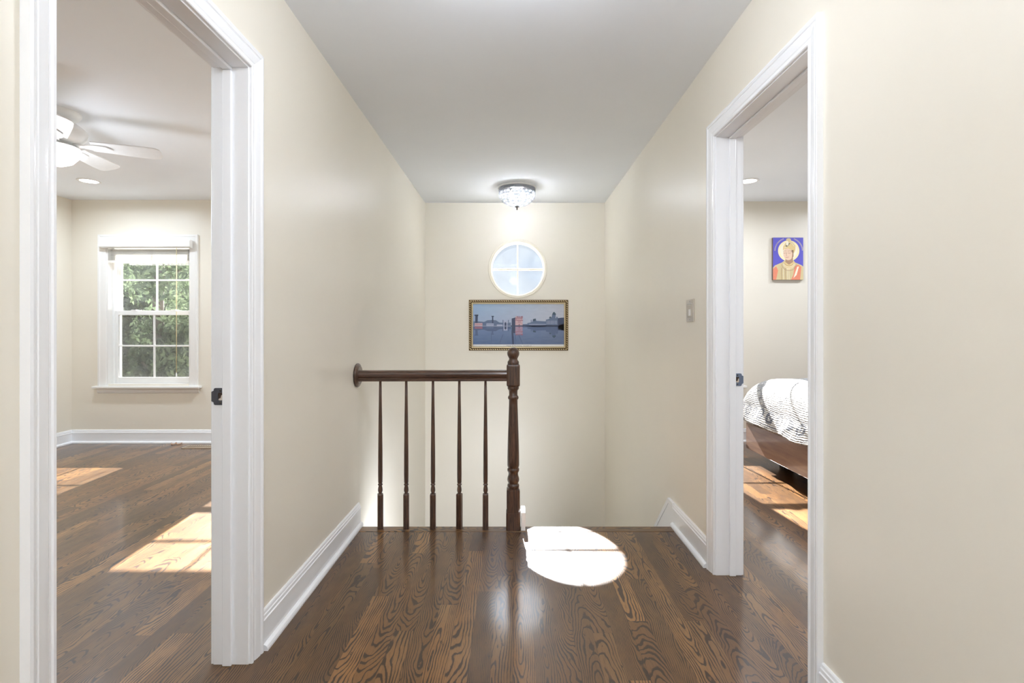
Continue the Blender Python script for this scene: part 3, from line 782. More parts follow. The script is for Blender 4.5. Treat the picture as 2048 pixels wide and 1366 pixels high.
can_light(3.45, 1.6, W_RIGHT_CAN, 'unseen recessed downlight added in the near corner of the right bedroom', None)

for dx_, dy_, dz_, dlab in ((-0.15, 2.80, -0.25, 'unseen frosted dome lamp added below the landing to light the stairwell'), (0.02, 1.5, H, 'unseen frosted dome lamp added for fill on the hall ceiling between the doorways'), (0.02, -0.9, H, 'unseen frosted dome lamp added for fill on the hall ceiling behind the camera')):
  dome = thing('ceiling_light', (dx_, dy_, dz_), dlab, 'ceiling lamp')  # added fill lamps out of view, brightening the hall and stairwell
  bm = bmesh.new(); add_lathe(bm, [(0.165, 0), (0.165, -0.012), (0.155, -0.02)], n=48); obj('base_plate', bm, M_BAND, dome)
  bm = bmesh.new(); add_lathe(bm, [(0.155, -0.02), (0.150, -0.05), (0.120, -0.085), (0.07, -0.105), (0.01, -0.112)], n=48); obj('shade', bm, M_LENS, dome)
  ld = bpy.data.lights.new('fill_dome_light', 'POINT'); ld.energy = W_LOWER_FILL if dz_ < 0 else (W_HALL_FILL*0.42 if dy_ > 0 else W_HALL_FILL*1.4); ld.shadow_soft_size = 0.10 if dz_ > 0 else 0.19; ld.color = LAMP_COL
  lo_ = bpy.data.objects.new('fill_dome_light', ld); COL.objects.link(lo_); lo_.parent = dome; lo_.location = (0, 0, -0.225)

# ------------------------------------------------------------------ ceiling fan in the left room
FX, FY = -2.73, 3.10
fan = thing('ceiling_fan', (FX, FY, H), 'white five blade ceiling fan with a lit bowl, seen through the left doorway', 'ceiling fan')
def lz(name, prof, m, parent=fan, n=48):
    bm = bmesh.new(); add_lathe(bm, prof, n=n); o = obj(name, bm, m, parent); o.data.set_sharp_from_angle(angle=0.7); return o
lz('canopy', [(0.125, 0), (0.125, -0.010), (0.112, -0.028), (0.095, -0.040), (0.05, -0.048)], M_WHITE)
lz('motor_housing', [(0.06, -0.045), (0.115, -0.068), (0.152, -0.100), (0.155, -0.112), (0.148, -0.145), (0.120, -0.175), (0.070, -0.188)], M_WHITE)
lz('light_fitter', [(0.06, -0.188), (0.060, -0.198), (0.115, -0.206), (0.118, -0.213)], M_WHITE)
lz('light_bowl', [(0.120, -0.213), (0.122, -0.222), (0.112, -0.262), (0.085, -0.296), (0.045, -0.316), (0.008, -0.322)], M_LENS)
ld = bpy.data.lights.new('fan_light', 'POINT'); ld.energy = W_FAN; ld.shadow_soft_size = 0.14; ld.color = LAMP_LEFT
lo_ = bpy.data.objects.new('fan_light', ld); COL.objects.link(lo_); lo_.parent = fan; lo_.location = (0, 0, -0.55)
blade0 = None
def blade_bm():
    bm = bmesh.new(); P = [(0.175, -0.052), (0.30, -0.060), (0.44, -0.066), (0.508, -0.064), (0.528, -0.050), (0.535, -0.020), (0.535, 0.030), (0.523, 0.054), (0.498, 0.064), (0.42, 0.064), (0.30, 0.058), (0.175, 0.050)]
    c, s = math.cos(math.radians(-14)), math.sin(math.radians(-14))
    add_prism(bm, P, lambda x, y: (x, y*c, -0.178+y*s), lambda x, y: (x, y*c, -0.185+y*s)); return bm
def arm_bm():
    bm = bmesh.new(); c, s = math.cos(math.radians(-14)), math.sin(math.radians(-14))
    P = [(0.085, -0.020), (0.14, -0.014), (0.19, -0.030), (0.25, -0.028), (0.285, 0), (0.25, 0.028), (0.19, 0.030), (0.14, 0.014), (0.085, 0.020)]
    add_prism(bm, P, lambda x, y: (x, y*c, -0.1865+y*s), lambda x, y: (x, y*c, -0.193+y*s)); return bm
for k in range(5):
    ang = math.radians(25+72*k)
    if blade0 is None:
        blade0 = obj('blade', blade_bm(), M_WHITE, fan, bevel=0.002); arm0 = obj('blade_bracket', arm_bm(), M_WHITE, blade0, bevel=0.002); b = blade0
    else:
        b = blade0.copy(); COL.objects.link(b); b.parent = fan
        a = arm0.copy(); COL.objects.link(a); a.parent = b
    b.rotation_euler.z = ang

# ------------------------------------------------------------------ light switch on the right wall
sw = thing('light_switch', (XR, 2.755, 1.242), 'almond light switch plate on the hall wall left of the right doorway', 'light switch')
bm = box_bm(-0.006, 0, -0.0575, 0.0575, -0.060, 0.060); obj('cover_plate', bm, M_NICKEL, sw, bevel=0.004, seg=3)
bm = box_bm(-0.0085, -0.006, -0.034, 0.034, -0.033, 0.033); pd = obj('paddle', bm, M_NICKEL, sw, bevel=0.0015)
bm = box_bm(-0.0125, -0.0085, -0.022, 0.000, -0.028, 0.006); s_ = obj('toggle', bm, M_TOGGLE, sw, bevel=0.001); s_['label'] = 'white slide toggle'
bm = box_bm(-0.0095, -0.006, -0.034, 0.034, 0.034, 0.037); obj('upper_ridge', bm, M_TOGGLE, sw)
for dz in (-0.048, 0.048):
    bm = bmesh.new(); add_lathe(bm, [(0.0032, 0), (0.0032, -0.0008), (0.002, -0.0012)], (-0.006, 0, dz), 12, 'X'); obj('screw', bm, M_BAND, sw)

# ------------------------------------------------------------------ framed lake view on the stairwell wall
PX0, PX1, PZ0, PZ1 = -0.452, 0.565, 0.923, 1.442
pc = ((PX0+PX1)/2, YB, PZ0)
pic = thing('framed_picture', pc, 'long gilt framed print of a pavilion mirrored in water, under the round window', 'picture')
def gold_mat():
    t = NT('gilt_frame'); n1 = t.noise(t.objc(), 300, 3)
    c = t.mix(t.rng(n1, 0.3, 0.7), S(196, 172, 124), S(240, 226, 190)); return t.end(t.bsdf(c, 0.32, 0.5, 0.35))
M_GOLD = gold_mat(); M_GOLDDK = plain('dark_gilt_groove', S(96, 76, 44), 0.5, 0.5, 0.3)
fr_ = [(0.0, 0.0), (0.0, 0.012), (0.004, 0.016), (0.020, 0.018), (0.024, 0.014), (0.027, 0.014), (0.030, 0.020), (0.036, 0.021), (0.040, 0.012), (0.042, 0.006), (0.042, 0.0)]
bm = bmesh.new()
st = [lambda w, d, a=a, b=b: ((PX0+w if a == 0 else PX1-w), YB-d, (PZ0+w if b == 0 else PZ1-w)) for a, b in ((0, 0), (1, 0), (1, 1), (0, 1))]
rings = [[bm.verts.new(f(*p)) for p in fr_] for f in st]; n = len(fr_)
for q in range(4):
    a, b = rings[q], rings[(q+1) % 4]
    for k in range(n):
        f = bm.faces.new((a[k], a[(k+1) % n], b[(k+1) % n], b[k])); f.material_index = 1 if k in (1, 2, 3, 4) else 0
# twisted rope beads along the outer band
def rope(p0, p1, nb, horiz):
    for k in range(nb):
        c_ = Vector(p0).lerp(Vector(p1), (k+0.5)/nb)
        m = Matrix.Translation(c_) @ Matrix.Rotation(math.radians(35 if horiz else 55), 4, 'Y') @ Matrix.Diagonal((0.0105, 0.006, 0.0052, 1))
        bmesh.ops.create_icosphere(bm, subdivisions=1, radius=1, matrix=m)
e = 0.012
rope((PX0+e, YB-0.017, PZ0+e), (PX1-e, YB-0.017, PZ0+e), 44, True); rope((PX0+e, YB-0.017, PZ1-e), (PX1-e, YB-0.017, PZ1-e), 44, True)
rope((PX0+e, YB-0.017, PZ0+e), (PX0+e, YB-0.017, PZ1-e), 22, False); rope((PX1-e, YB-0.017, PZ0+e), (PX1-e, YB-0.017, PZ1-e), 22, False)
obj('frame', local(bm, pc), [M_GOLD, M_GOLDDK], pic, recalc=True)
def grad_mat(name, c0, c1, z0, z1, side=None):
    t = NT(name); x, y, z = t.sep(t.pos())
    c = t.mix(t.rng(z, z0, z1), c0, c1)
    if side: c = t.mix(t.rng(x, PX0, PX1, 0, side[1]), c, side[0])
    n = t.noise(t.xyz(t.math('MULTIPLY', x, 14), 0, t.math('MULTIPLY', z, 60)), 1, 3)
    c = t.mix(t.rng(n, 0.3, 0.8, 0, 0.25), c, S(150, 165, 190)); return t.end(t.bsdf(c, 0.6))
def CP(cx, cy): return ((cx/8.904+920-1026)/194.7, 1.144-((cy/8.904+590)-658)/194.7)
MP = [grad_mat('print_sky', S(163, 182, 215), S(163, 200, 238), 1.18, 1.42, (S(215, 215, 225), 0.9)),
      grad_mat('print_water', S(73, 102, 148), S(123, 148, 194), 0.97, 1.17, (S(107, 117, 144), 0.6)),
      plain('print_margin', S(240, 240, 240), 0.6), plain('print_dark_shore', S(71, 84, 115), 0.6), plain('print_slate', S(107, 125, 159), 0.6),
      plain('print_pink', S(212, 178, 186), 0.6), plain('print_pale', S(178, 186, 212), 0.6), plain('print_red', S(160, 112, 132), 0.6), plain('print_tree', S(73, 96, 117), 0.6), plain('print_reflection', S(94, 112, 148), 0.6), plain('print_pink_mirrored', S(176, 150, 172), 0.6)]
bm = bmesh.new()
def poly(pts, mi, lay=1):
    vs = [bm.verts.new((CP(*p)[0], YB-0.004-0.00012*lay, CP(*p)[1])) for p in pts]; f = bm.faces.new(vs); f.material_index = mi
    return f
def rect(x0, y0, x1, y1, mi, lay=1): poly([(x0, y0), (x0, y1), (x1, y1), (x1, y0)], mi, lay)
rect(225, 150, 1866, 556, 0, 0); rect(225, 556, 1866, 880, 1, 0); rect(225, 880, 1866, 936, 2, 0)
def mirror(pts, mi, lay, mir=None, k=0.82):
    poly(pts, mi, lay)
    poly([(x, 556+(556-y)*k) for x, y in reversed(pts)], mi if mir is None else mir, lay)
# left bank
mirror([(240, 556), (240, 470), (330, 470), (430, 480), (490, 450), (570, 445), (640, 450), (700, 490), (770, 495), (840, 500), (905, 490), (905, 556)], 4, 1, 9)
mirror([(268, 556), (275, 355), (318, 355), (312, 556)], 3, 2, 9); mirror([(258, 372), (258, 352), (326, 352), (326, 372)], 3, 2, 9)
mirror([(568, 556), (572, 378), (592, 378), (596, 556)], 3, 2, 9); mirror([(560, 388), (560, 372), (604, 372), (604, 388)], 3, 2, 9)
mirror([(262, 550), (262, 500), (400, 500), (400, 550)], 5, 3, 7); mirror([(470, 550), (470, 505), (600, 505), (600, 550)], 6, 3, 4)
mirror([(655, 550), (655, 525), (778, 525), (778, 550)], 6, 3, 4)
for k in range(7): rect(275+k*18, 520, 284+k*18, 536, 7, 4)
for k in range(7): rect(484+k*16, 520, 491+k*16, 534, 4, 4)
# white gate
mirror([(775, 552), (775, 462), (845, 462), (845, 552)], 6, 4); mirror([(792, 552), (792, 500), (810, 482), (828, 500), (828, 552)], 3, 5)
for x in (758, 856): mirror([(x, 552), (x, 448), (x+8, 440), (x+14, 448), (x+14, 552)], 4, 4, 9)
# pink pavilion
mirror([(920, 556), (920, 420), (985, 400), (985, 556)], 3, 4, 3)
mirror([(985, 550), (985, 392), (1115, 400), (1115, 550)], 5, 5, 10, 0.9); mirror([(978, 452), (978, 440), (1122, 446), (1122, 458)], 7, 6, 7, 0.9)
for x in (990, 1010, 1040, 1075, 1098): mirror([(x, 400), (x+4, 380), (x+12, 372), (x+20, 382), (x+24, 402)], 7 if x > 1000 else 5, 6, 7, 0.9)
for x in (1035, 1052, 1069): mirror([(x, 490), (x, 470), (x+9, 470), (x+9, 490)], 7, 7, 7, 0.9)
mirror([(1044, 552), (1044, 520), (1054, 510), (1064, 520), (1064, 552)], 7, 7, 7, 0.9)
rect(905, 541, 1130, 562, 3, 8); rect(985, 406, 1115, 418, 7, 6)
for x in (996, 1090): mirror([(x, 436), (x, 424), (x+12, 424), (x+12, 436)], 7, 7, 7, 0.9)
# right bank
mirror([(1115, 556), (1115, 520), (1250, 515), (1540, 505), (1740, 520), (1866, 540), (1866, 600), (1740, 595), (1400, 570)], 4, 1, 9, 0.5)
mirror([(1200, 540), (1200, 500), (1260, 490), (1262, 440), (1272, 440), (1276, 490), (1290, 470), (1300, 430), (1345, 420), (1360, 460), (1450, 466), (1530, 470), (1535, 540)], 4, 2, 9)
rect(1230, 518, 1535, 528, 6, 3)
mirror([(1520, 560), (1530, 440), (1590, 425), (1590, 395), (1610, 380), (1630, 400), (1640, 350), (1650, 320), (1675, 300), (1705, 330), (1700, 420), (1725, 380), (1745, 410), (1745, 560)], 4, 3, 9)
mirror([(1640, 350), (1650, 320), (1675, 298), (1712, 345), (1690, 360)], 8, 4, 8); mirror([(1585, 412), (1592, 392), (1608, 382), (1628, 410)], 8, 4, 8); mirror([(1295, 455), (1300, 430), (1348, 420), (1352, 440), (1330, 465)], 8, 4, 8)
mirror([(1745, 600), (1740, 415), (1800, 405), (1855, 402), (1855, 640)], 3, 5, 3, 0.5)
for k in range(8): rect(1545+k*24, 455, 1553+k*24, 520, 6, 5)
rect(1115, 536, 1760, 552, 3, 6); rect(225, 550, 985, 558, 6, 6)
# dark streaks on the water
for a, b_, w in (((552, 660), (556, 880), 10), ((760, 700), (690, 880), 14), ((915, 640), (930, 880), 34), ((1040, 720), (1110, 880), 20), ((975, 700), (985, 880), 12)):
    poly([(a[0], a[1]), (b_[0], b_[1]), (b_[0]+w, b_[1]), (a[0]+w, a[1])], 3 if w > 30 else 9, 2)
obj('print', local(bm, pc), MP, pic, recalc=False)
tc = bpy.data.curves.new('caption', 'FONT'); tc.body = 'THE GOLDEN TEMPLE'; tc.size = 0.0215; tc.align_x = 'CENTER'; tc.space_character = 1.25; tc.extrude = 0.00005
tm = plain('caption_ink', S(140, 142, 150), 0.7); tc.materials.append(tm)
tmp_ = bpy.data.objects.new('caption_curve', tc); COL.objects.link(tmp_); bpy.context.view_layer.update()
me_c = bpy.data.meshes.new_from_object(tmp_.evaluated_get(bpy.context.evaluated_depsgraph_get())); bpy.data.objects.remove(tmp_)
to = bpy.data.objects.new('caption', me_c); COL.objects.link(to); to.parent = pic; to.rotation_euler = (PI/2, 0, 0)
to.location = (CP(1050, 0)[0]-pc[0], -0.0045, CP(0, 922)[1]-pc[2])
obj('glass', local(box_bm(PX0+0.040, PX1-0.040, YB-0.0085, YB-0.0075, PZ0+0.040, PZ1-0.040), pc), M_PICGLASS, pic)

# ------------------------------------------------------------------ portrait canvas in the right bedroom
QX0, QX1, QZ0, QZ1 = 2.625, 2.932, 1.640, 2.068
qc = ((QX0+QX1)/2, YBR, QZ0)
cv = thing('canvas_painting', qc, 'small canvas portrait of a haloed turbaned figure on bright blue, hung over the bed', 'painting')
M_CE = plain('canvas_edge', S(120, 104, 96), 0.8)
obj('canvas', local(box_bm(QX0, QX1, YBR-0.028, YBR-0.002, QZ0, QZ1), qc), M_CE, cv, bevel=0.002)
def PQ(cx, cy): return (QX0+(cx-250)/(1010-250)*(QX1-QX0), QZ1-(cy-145)/(1245-145)*(QZ1-QZ0))
MQ = [plain('portrait_blue', S(96, 92, 196), 0.6), plain('portrait_halo', S(246, 232, 186), 0.6), plain('portrait_skin', S(236, 204, 178), 0.6), plain('portrait_turban', S(226, 200, 142), 0.6),
      plain('portrait_coral', S(232, 142, 112), 0.6), plain('portrait_gold', S(214, 196, 150), 0.6), plain('portrait_shadow', S(176, 140, 112), 0.6), plain('portrait_pale', S(244, 236, 214), 0.6), plain('portrait_lip', S(196, 132, 118), 0.6)]
bm = bmesh.new()
def qpoly(pts, mi, lay):
    vs = [bm.verts.new((PQ(*p)[0], YBR-0.0282-0.00012*lay, PQ(*p)[1])) for p in pts]; f = bm.faces.new(vs); f.material_index = mi
def ell(cx, cy, rx, ry, mi, lay, a0=0, a1=360, n=36):
    qpoly([(cx+rx*math.cos(math.radians(a0+(a1-a0)*k/n)), cy+ry*math.sin(math.radians(a0+(a1-a0)*k/n))) for k in range(n if a1-a0 == 360 else n+1)], mi, lay)
def stroke(pts, w, mi, lay):
    L1, L2 = [], []
    for i, p in enumerate(pts):
        d = Vector(pts[min(i+1, len(pts)-1)])-Vector(pts[max(i-1, 0)]); d.normalize(); nrm = Vector((-d.y, d.x))*w/2
        L1.append((p[0]+nrm.x, p[1]+nrm.y)); L2.append((p[0]-nrm.x, p[1]-nrm.y))
    for i in range(len(pts)-1): qpoly([L1[i], L1[i+1], L2[i+1], L2[i]], mi, lay)
qpoly([(252, 148), (252, 1242), (1008, 1242), (1008, 148)], 0, 0)
ell(645, 490, 268, 272, 1, 1); ell(645, 490, 215, 222, 7, 2)
qpoly([(252, 930), (300, 870), (480, 790), (540, 740), (770, 740), (800, 790), (960, 860), (1008, 900), (1008, 1242), (252, 1242)], 5, 3)
qpoly([(252, 960), (330, 890), (380, 1000), (330, 1242), (252, 1242)], 4, 4)
qpoly([(790, 900), (870, 850), (1000, 930), (1008, 1010), (1008, 1242), (700, 1242), (760, 1120)], 4, 4)
qpoly([(860, 900), (900, 900), (840, 1120), (760, 1200), (800, 1080)], 7, 5)
qpoly([(960, 900), (1008, 930), (1008, 1242), (930, 1242)], 5, 5)
qpoly([(560, 680), (560, 800), (650, 850), (750, 800), (750, 640)], 6, 5)
qpoly([(520, 760), (570, 790), (650, 850), (740, 790), (790, 760), (760, 900), (640, 990), (540, 900)], 3, 6)
ell(632, 570, 122, 165, 2, 7)
qpoly([(700, 480), (760, 470), (765, 640), (720, 680), (735, 560)], 6, 8)
qpoly([(500, 480), (505, 380), (560, 290), (650, 225), (740, 260), (815, 360), (810, 470), (770, 560), (735, 480), (620, 425), (540, 450)], 3, 8)
for k in range(5): stroke([(520+k*18, 430-k*8), (600+k*22, 330-k*16), (700+k*20, 300-k*4), (780+k*4, 400-k*24)], 9, (5, 7)[k % 2], 9)
ell(610, 330, 60, 55, 5, 9); ell(610, 300, 32, 60, 7, 10); ell(640, 200, 62, 36, 5, 9)
for ex in (545, 660): stroke([(ex-38, 545), (ex, 556), (ex+38, 540)], 10, 6, 10); stroke([(ex-42, 505), (ex, 490), (ex+44, 502)], 9, 6, 10)
stroke([(596, 540), (580, 610), (600, 622)], 9, 6, 10); stroke([(565, 655), (600, 665), (645, 652)], 13, 8, 10)
for k, (rx, ry) in enumerate(((130, 110), (110, 80), (150, 150), (190, 210))):
    stroke([(650+rx*math.cos(math.radians(a)), 800+ry*math.sin(math.radians(a))) for a in range(10, 171, 16)], 9, (7, 6)[k % 2], 11)
for x in (460, 510, 560, 610, 650): stroke([(x, 930), (x, 1080), (x+6, 1240)], 10, (6, 7)[(x//10) % 2], 9)
def arc_marks(a0, a1, cnt):
    for k in range(cnt):
        a = math.radians(a0+(a1-a0)*k/(cnt-1)); c_ = (645+345*math.cos(a), 490+335*math.sin(a))
        t_ = (-math.sin(a), math.cos(a)); n_ = (math.cos(a), math.sin(a))
        def q(u, v): return (c_[0]+t_[0]*u+n_[0]*v, c_[1]+t_[1]*u+n_[1]*v)
        stroke([q(-12, 12), q(12, 12)], 7, 5, 3); stroke([q(-8, 12), q(-6, -14), q(6, -10)], 7, 5, 3); stroke([q(9, 12), q(9, -16)], 6, 7, 3)
arc_marks(182, 246, 12); arc_marks(294, 356, 12)
obj('portrait', local(bm, qc), MQ, cv, recalc=False)

# ------------------------------------------------------------------ bed and bedspread
def gloss_brown():
    t = NT('glossy_brown_bed_wood'); x, y, z = t.sep(t.pos())
    n1 = t.noise(t.xyz(t.math('MULTIPLY', x, 30), t.math('MULTIPLY', y, 3), t.math('MULTIPLY', z, 30)), 1, 3)
    c = t.mix(t.rng(n1, 0.3, 0.7), S(140, 112, 100), S(164, 136, 120)); return t.end(t.bsdf(c, 0.2, 0.5, coat=1.0, coat_rough=0.06))
M_BED = gloss_brown(); M_BEDDK = plain('dark_bed_plinth', S(40, 30, 26), 0.4)
M_MATT = plain('white_mattress_ticking', (0.8, 0.8, 0.78), 0.9)
BX0, BX1, BY0, BY1 = 2.05, 4.14, 2.86, 4.575
bed = thing('bed', ((BX0+BX1)/2, (BY0+BY1)/2, 0), 'low platform bed with glossy brown boards, behind the right doorway', 'bed'); bl_ = bed.location
fb = obj('foot_board', local(box_bm(BX0, BX0+0.03, BY0, BY1, 0.10, 0.324), bl_), M_BED, bed, bevel=0.003)
obj('side_board', local(box_bm(BX0+0.03, BX1, BY1-0.03, BY1, 0.10, 0.324), bl_), M_BED, bed, bevel=0.003)
obj('side_board', local(box_bm(BX0+0.03, BX1, BY0, BY0+0.03, 0.10, 0.324), bl_), M_BED, bed, bevel=0.003)
obj('platform', local(box_bm(BX0+0.032, BX1-0.03, BY0+0.03, BY1-0.03, 0.285, 0.305), bl_), M_BEDDK, bed)
obj('platform_lip', local(box_bm(BX0+0.045, BX0+0.15, BY0+0.04, BY1-0.04, 0.305, 0.352), bl_), M_BED, bed, bevel=0.002)
obj('head_board', local(box_bm(BX1, BX1+0.06, BY0-0.03, BY1+0.03, 0.0, 1.05), bl_), M_BED, bed, bevel=0.01)
for yy in (BY0+0.26, BY1-0.34):
    for xx in (BX0+0.16, BX1-0.20): obj('leg', local(box_bm(xx, xx+0.08, yy, yy+0.08, 0.0, 0.285), bl_), M_BEDDK, bed, bevel=0.002)
obj('mattress', local(box_bm(BX0+0.10, BX1-0.02, BY0+0.06, BY1-0.06, 0.353, 0.655), bl_), M_MATT, bed, bevel=0.04, seg=3)
def quilt_mat():
    t = NT('grey_paisley_quilt'); x, y, z = t.sep(t.pos()); uvn = t.n('ShaderNodeUVMap'); uvs = t.sep(uvn.outputs[0]); u, v = uvs[0], uvs[1]
    vec = t.xyz(u, v, 0)
    vo = t.n('ShaderNodeTexVoronoi'); t.put(vo.inputs['Vector'], vec); vo.inputs['Scale'].default_value = 26
    n1 = t.noise(vec, 42, 4, 0.6, 1.2); n2 = t.noise(vec, 7, 2)
    f = t.math('MULTIPLY', t.rng(n1, 0.50, 0.58, 0, 0.75, 'SMOOTHSTEP'), t.rng(n2, 0.35, 0.6, 0.45, 1.0))
    f = t.math('MAXIMUM', f, t.math('MULTIPLY', t.rng(vo.outputs['Distance'], 0.28, 0.36, 1, 0), 0.35))
    # two striped borders above the hem, each with a chain of flowers
    band = t.math('MAXIMUM', t.math('LESS_THAN', t.math('ABSOLUTE', t.math('SUBTRACT', u, 0.15)), 0.005), t.math('LESS_THAN', t.math('ABSOLUTE', t.math('SUBTRACT', u, 0.032)), 0.005))
    inb = t.math('MULTIPLY', t.math('GREATER_THAN', u, 0.035), t.math('LESS_THAN', u, 0.15))
    px = t.math('SUBTRACT', t.math('FRACT', t.math('DIVIDE', v, 0.13)), 0.5); pr = t.math('DIVIDE', t.math('SUBTRACT', u, 0.092), 0.13)
    rad = t.math('SQRT', t.math('ADD', t.math('MULTIPLY', px, px), t.math('MULTIPLY', pr, pr)))
    wob = t.math('ADD', rad, t.math('MULTIPLY', t.math('SUBTRACT', n1, 0.5), 0.3))
    fl = t.math('MULTIPLY', t.math('LESS_THAN', t.math('ABSOLUTE', t.math('SUBTRACT', wob, 0.27)), 0.09), inb)
    fl = t.math('MAXIMUM', fl, t.math('MULTIPLY', t.math('LESS_THAN', wob, 0.09), inb))
    g = t.mix(inb, t.xyz(f, f, f), t.xyz(t.math('MULTIPLY', fl, 0.8), 0, 0))
    gs = t.n('ShaderNodeSeparateColor'); t.put(gs.inputs[0], g)
    k = t.math('MAXIMUM', gs.outputs[0], t.math('MULTIPLY', band, 0.6))
    c = t.mix(k, (0.60, 0.60, 0.595), S(80, 88, 108))
    qh = t.noise(vec, 60, 3)
    w1 = t.n('ShaderNodeTexWave'); t.put(w1.inputs['Vector'], vec); w1.inputs['Scale'].default_value = 22; w1.inputs['Distortion'].default_value = 4; w1.inputs['Detail'].default_value = 2
    return t.end(t.bsdf(c, 0.9, 0.2, normal=t.bump(t.math('ADD', qh, t.math('MULTIPLY', w1.outputs['Fac'], 0.8)), 0.7, 0.012), sheen=0.2))
M_QUILT = quilt_mat()
bm = bmesh.new(); uvl = bm.loops.layers.uv.new('UVMap')
QT = 0.725
def prof_drop(s, L):       # s: metres along cloth from the hem; returns (inset, drop)
    # straight hang 0.20, rounded shoulder of arc R, then flat
    hang, R = 0.125, 0.24; arc = R*PI/2
    if s < hang: return (0.045*(s/hang)**1.5, R+hang-s)
    if s < hang+arc:
        a = (s-hang)/R; return (0.045+R*(1-math.cos(a)), R-R*math.sin(a))
    return (0.045+R+(s-hang-arc), 0)
NI, NJ = 90, 110
xlen = 2.25; ylen = 2.16
V = [[None]*(NJ+1) for _ in range(NI+1)]; UV = {}
for i in range(NI+1):
    s = xlen*(i/NI)**1.25
    ix, dx = prof_drop(s, xlen)
    for j in range(NJ+1):
        w = ylen*j/NJ; e_ = min(w, ylen-w); iy, dy = prof_drop(e_, ylen)
        yy = (BY0-0.03+iy) if w < ylen/2 else (BY1+0.035-iy)
        xx = BX0-0.075+ix
        drop = min((dx**2.6+dy**2.6)**(1/2.6), 0.365)
        # corner fold pulls the cloth inwards
        z = QT-drop+0.006*math.sin(xx*9+yy*5)+0.005*math.sin(yy*17)
        if dx > 0.16: xx += 0.014*math.sin(yy*13+1.0)*min(1, (dx-0.16)/0.15)
        if dy > 0.16: yy += 0.014*math.sin(xx*13)*min(1, (dy-0.16)/0.15)
        v = bm.verts.new((xx, yy, z)); V[i][j] = v; UV[v] = (s, w)
for i in range(NI):
    for j in range(NJ):
        f = bm.faces.new((V[i][j], V[i+1][j], V[i+1][j+1], V[i][j+1])); f.smooth = True
        for lp in f.loops: lp[uvl].uv = UV[lp.vert]
qc_ = (BX0+0.6, (BY0+BY1)/2, QT)
q = obj('bedspread', local(bm, qc_), M_QUILT, None, qc_)
md = q.modifiers.new('thick', 'SOLIDIFY'); md.thickness = 0.014; md.offset = 1
tag(q, 'white quilted bedspread with a grey paisley border draped over the brown bed', 'bedspread')

# ------------------------------------------------------------------ small things on the left room floor
M_VENT = plain('tan_vent_metal', S(190, 172, 150), 0.4)
fv = thing('floor_vent', (-3.03, 5.03, 0.0), 'tan floor register by the baseboard of the left room', 'floor vent')
bm = frame_bm(-0.15, 0.15, 0, 0.115, 0.012, 0, 0.004)
bmesh.ops.rotate(bm, verts=bm.verts[:], cent=(0, 0, 0), matrix=Matrix.Rotation(-PI/2, 3, 'X')); bmesh.ops.translate(bm, verts=bm.verts[:], vec=(0, -0.05, 0.005))
obj('frame', bm, M_VENT, fv)
bm = bmesh.new()
for k in range(13): add_box(bm, -0.132+k*0.0215, -0.124+k*0.0215, -0.038, 0.053, 0.0005, 0.004)
obj('louvers', bm, M_VENT, fv)
M_TAN = plain('tan_cable_jacket', S(196, 160, 134), 0.6)
bm = bmesh.new()
add_tube(bm, [(0, 0.03, 0.006), (0.02, 0.0, 0.006), (0.03, -0.02, 0.006), (0.05, -0.02, 0.006), (0.06, 0.005, 0.012), (0.05, 0.02, 0.016), (0.07, 0.0, 0.006), (0.09, -0.015, 0.006), (0.10, 0.0, 0.006), (0.11, 0.02, 0.012)], 0.005, 8)
cb = obj('cable', bm, M_TAN, None, (-3.40, 5.15, 0)); tag(cb, 'short tan cable end lying at the baseboard below the window', 'cable')

# ------------------------------------------------------------------ outdoors
M_BOUNCE_GROUND = plain('pale_bounce_ground', S(190, 188, 180), 0.9)  # unseen yard, kept pale to bounce sunlight up onto the ceilings
bm = box_bm(-60, 60, YB+0.3, 70, -3.3, -3.2); tag(obj('ground', bm, M_BOUNCE_GROUND), kind='structure')
def leaf_mat(name, c0, c1):
    t = NT(name); n = t.noise(t.pos(), 2.3, 3); c = t.mix(t.rng(n, 0.35, 0.65), c0, c1)
    df = t.n('ShaderNodeBsdfDiffuse'); t.put(df.inputs[0], c); tl = t.n('ShaderNodeBsdfTranslucent'); t.put(tl.inputs[0], c)
    mx = t.n('ShaderNodeMixShader'); mx.inputs[0].default_value = 0.22
    t.t.links.new(df.outputs[0], mx.inputs[1]); t.t.links.new(tl.outputs[0], mx.inputs[2]); return t.end(mx.outputs[0])
M_LEAF = [leaf_mat('leaf_mid_green', (0.09, 0.125, 0.075), (0.17, 0.22, 0.13)), leaf_mat('leaf_pale_green', (0.15, 0.20, 0.12), (0.24, 0.31, 0.18)), leaf_mat('leaf_olive', (0.10, 0.12, 0.08), (0.16, 0.18, 0.11))]
M_BARK = plain('grey_bark', S(92, 82, 72), 0.9)
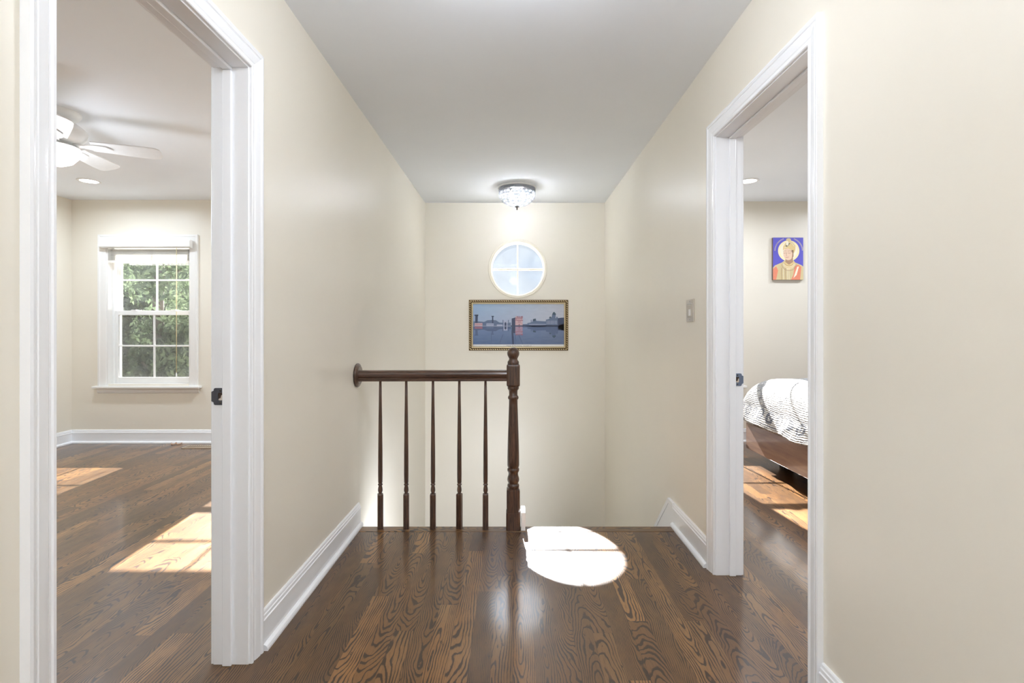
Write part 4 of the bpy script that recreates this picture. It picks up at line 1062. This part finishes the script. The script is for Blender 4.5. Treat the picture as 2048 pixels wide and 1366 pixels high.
def tree(x, y, h, rad, mi, nl, label):
    t = thing('tree', (x, y, -3.2), label, 'tree', 'trees outside the left room window')
    rnd = random.Random(int(x*100)+int(y*10))
    bm = bmesh.new(); add_tube(bm, [(0, 0, 0), (0.05, 0.03, h*0.3), (-0.05, 0.05, h*0.6), (0.0, 0, h*0.92)], 0.11, 10)
    tips = []
    for k in range(16):
        a = rnd.uniform(0, 2*PI); z0 = h*rnd.uniform(0.15, 0.8); rr = rad*rnd.uniform(0.6, 1.0)*(1-0.5*abs(z0/h-0.45))
        p1 = (math.cos(a)*rr*0.5, math.sin(a)*rr*0.5, z0+h*0.07); p2 = (math.cos(a)*rr, math.sin(a)*rr, z0+h*0.10)
        add_tube(bm, [(0, 0, z0), p1, p2], 0.025, 6); tips += [p1, p2]
    obj('trunk', bm, M_BARK, t)
    verts, faces = [], []
    clumps = [(rnd.choice(tips), rnd.uniform(0.3, 0.55)) for _ in range(46)]+[((0, 0, h*rnd.uniform(0.3, 0.95)), 0.6) for _ in range(8)]
    clumps = [((c[0][0]+rnd.uniform(-.35, .35), c[0][1]+rnd.uniform(-.35, .35), c[0][2]+rnd.gauss(0, .5)), c[1]) for c in clumps]
    for k in range(nl):
        c_, cr = clumps[k % len(clumps)]
        d = Vector((rnd.gauss(0, 1), rnd.gauss(0, 1), rnd.gauss(0, 0.7))); d = d.normalized()*cr*rnd.uniform(0.5, 1.05)
        p = Vector(c_)+d
        ax = Vector((rnd.gauss(0, 1), rnd.gauss(0, 1), rnd.gauss(0, .6))).normalized(); bx = ax.orthogonal().normalized(); bx.rotate(Matrix.Rotation(rnd.uniform(0, 6.28), 3, ax))
        cx_ = ax.cross(bx); s = rnd.uniform(0.05, 0.10)
        i0 = len(verts); verts += [p-bx*s, p+cx_*s*0.45, p+bx*s, p-cx_*s*0.45]; faces.append((i0, i0+1, i0+2, i0+3))
    me = bpy.data.meshes.new('foliage'); me.from_pydata([tuple(v) for v in verts], [], faces); me.materials.append(M_LEAF[mi])
    o = bpy.data.objects.new('foliage', me); COL.objects.link(o); o.parent = t
    return t
tree(-7.9, 11.6, 7.1, 0.75, 0, 12000, 'mid green leafy tree nearest outside the left room window')
tree(-10.3, 15.0, 7.5, 0.8, 1, 12000, 'pale green tree behind the nearest one, in the window view')
tree(-6.9, 15.4, 7.5, 0.8, 2, 9000, 'olive tree to the right of the window view')
tree(-12.9, 18.6, 8.0, 0.9, 2, 10000, 'olive tree furthest left beyond the window')
tree(-9.4, 18.9, 8.0, 0.9, 0, 10000, 'mid green tree in the back row beyond the window')
rnd = random.Random(3); verts, faces = [], []
hd = thing('hedge', (-15.0, 23.5, -3.2), 'tall dense dark hedge behind the trees outside the window', 'hedge')
obj('stems', box_bm(-7.5, 7.5, -0.5, 0.5, 0, 7.4), M_BARK, hd)
for k in range(22000):
    p = Vector((rnd.uniform(-8, 8), rnd.uniform(-1.2, -0.4), rnd.uniform(0.3, 8.2)+rnd.gauss(0, .15)))
    ax = Vector((rnd.gauss(0, 1), rnd.gauss(0, 1), rnd.gauss(0, .6))).normalized(); bx = ax.orthogonal().normalized(); bx.rotate(Matrix.Rotation(rnd.uniform(0, 6.28), 3, ax)); cx_ = ax.cross(bx); q_ = rnd.uniform(0.10, 0.2)
    i0 = len(verts); verts += [tuple(p-bx*q_), tuple(p+cx_*q_*0.5), tuple(p+bx*q_), tuple(p-cx_*q_*0.5)]; faces.append((i0, i0+1, i0+2, i0+3))
me = bpy.data.meshes.new('foliage'); me.from_pydata(verts, [], faces); me.materials.append(M_LEAF[2]); o = bpy.data.objects.new('foliage', me); COL.objects.link(o); o.parent = hd
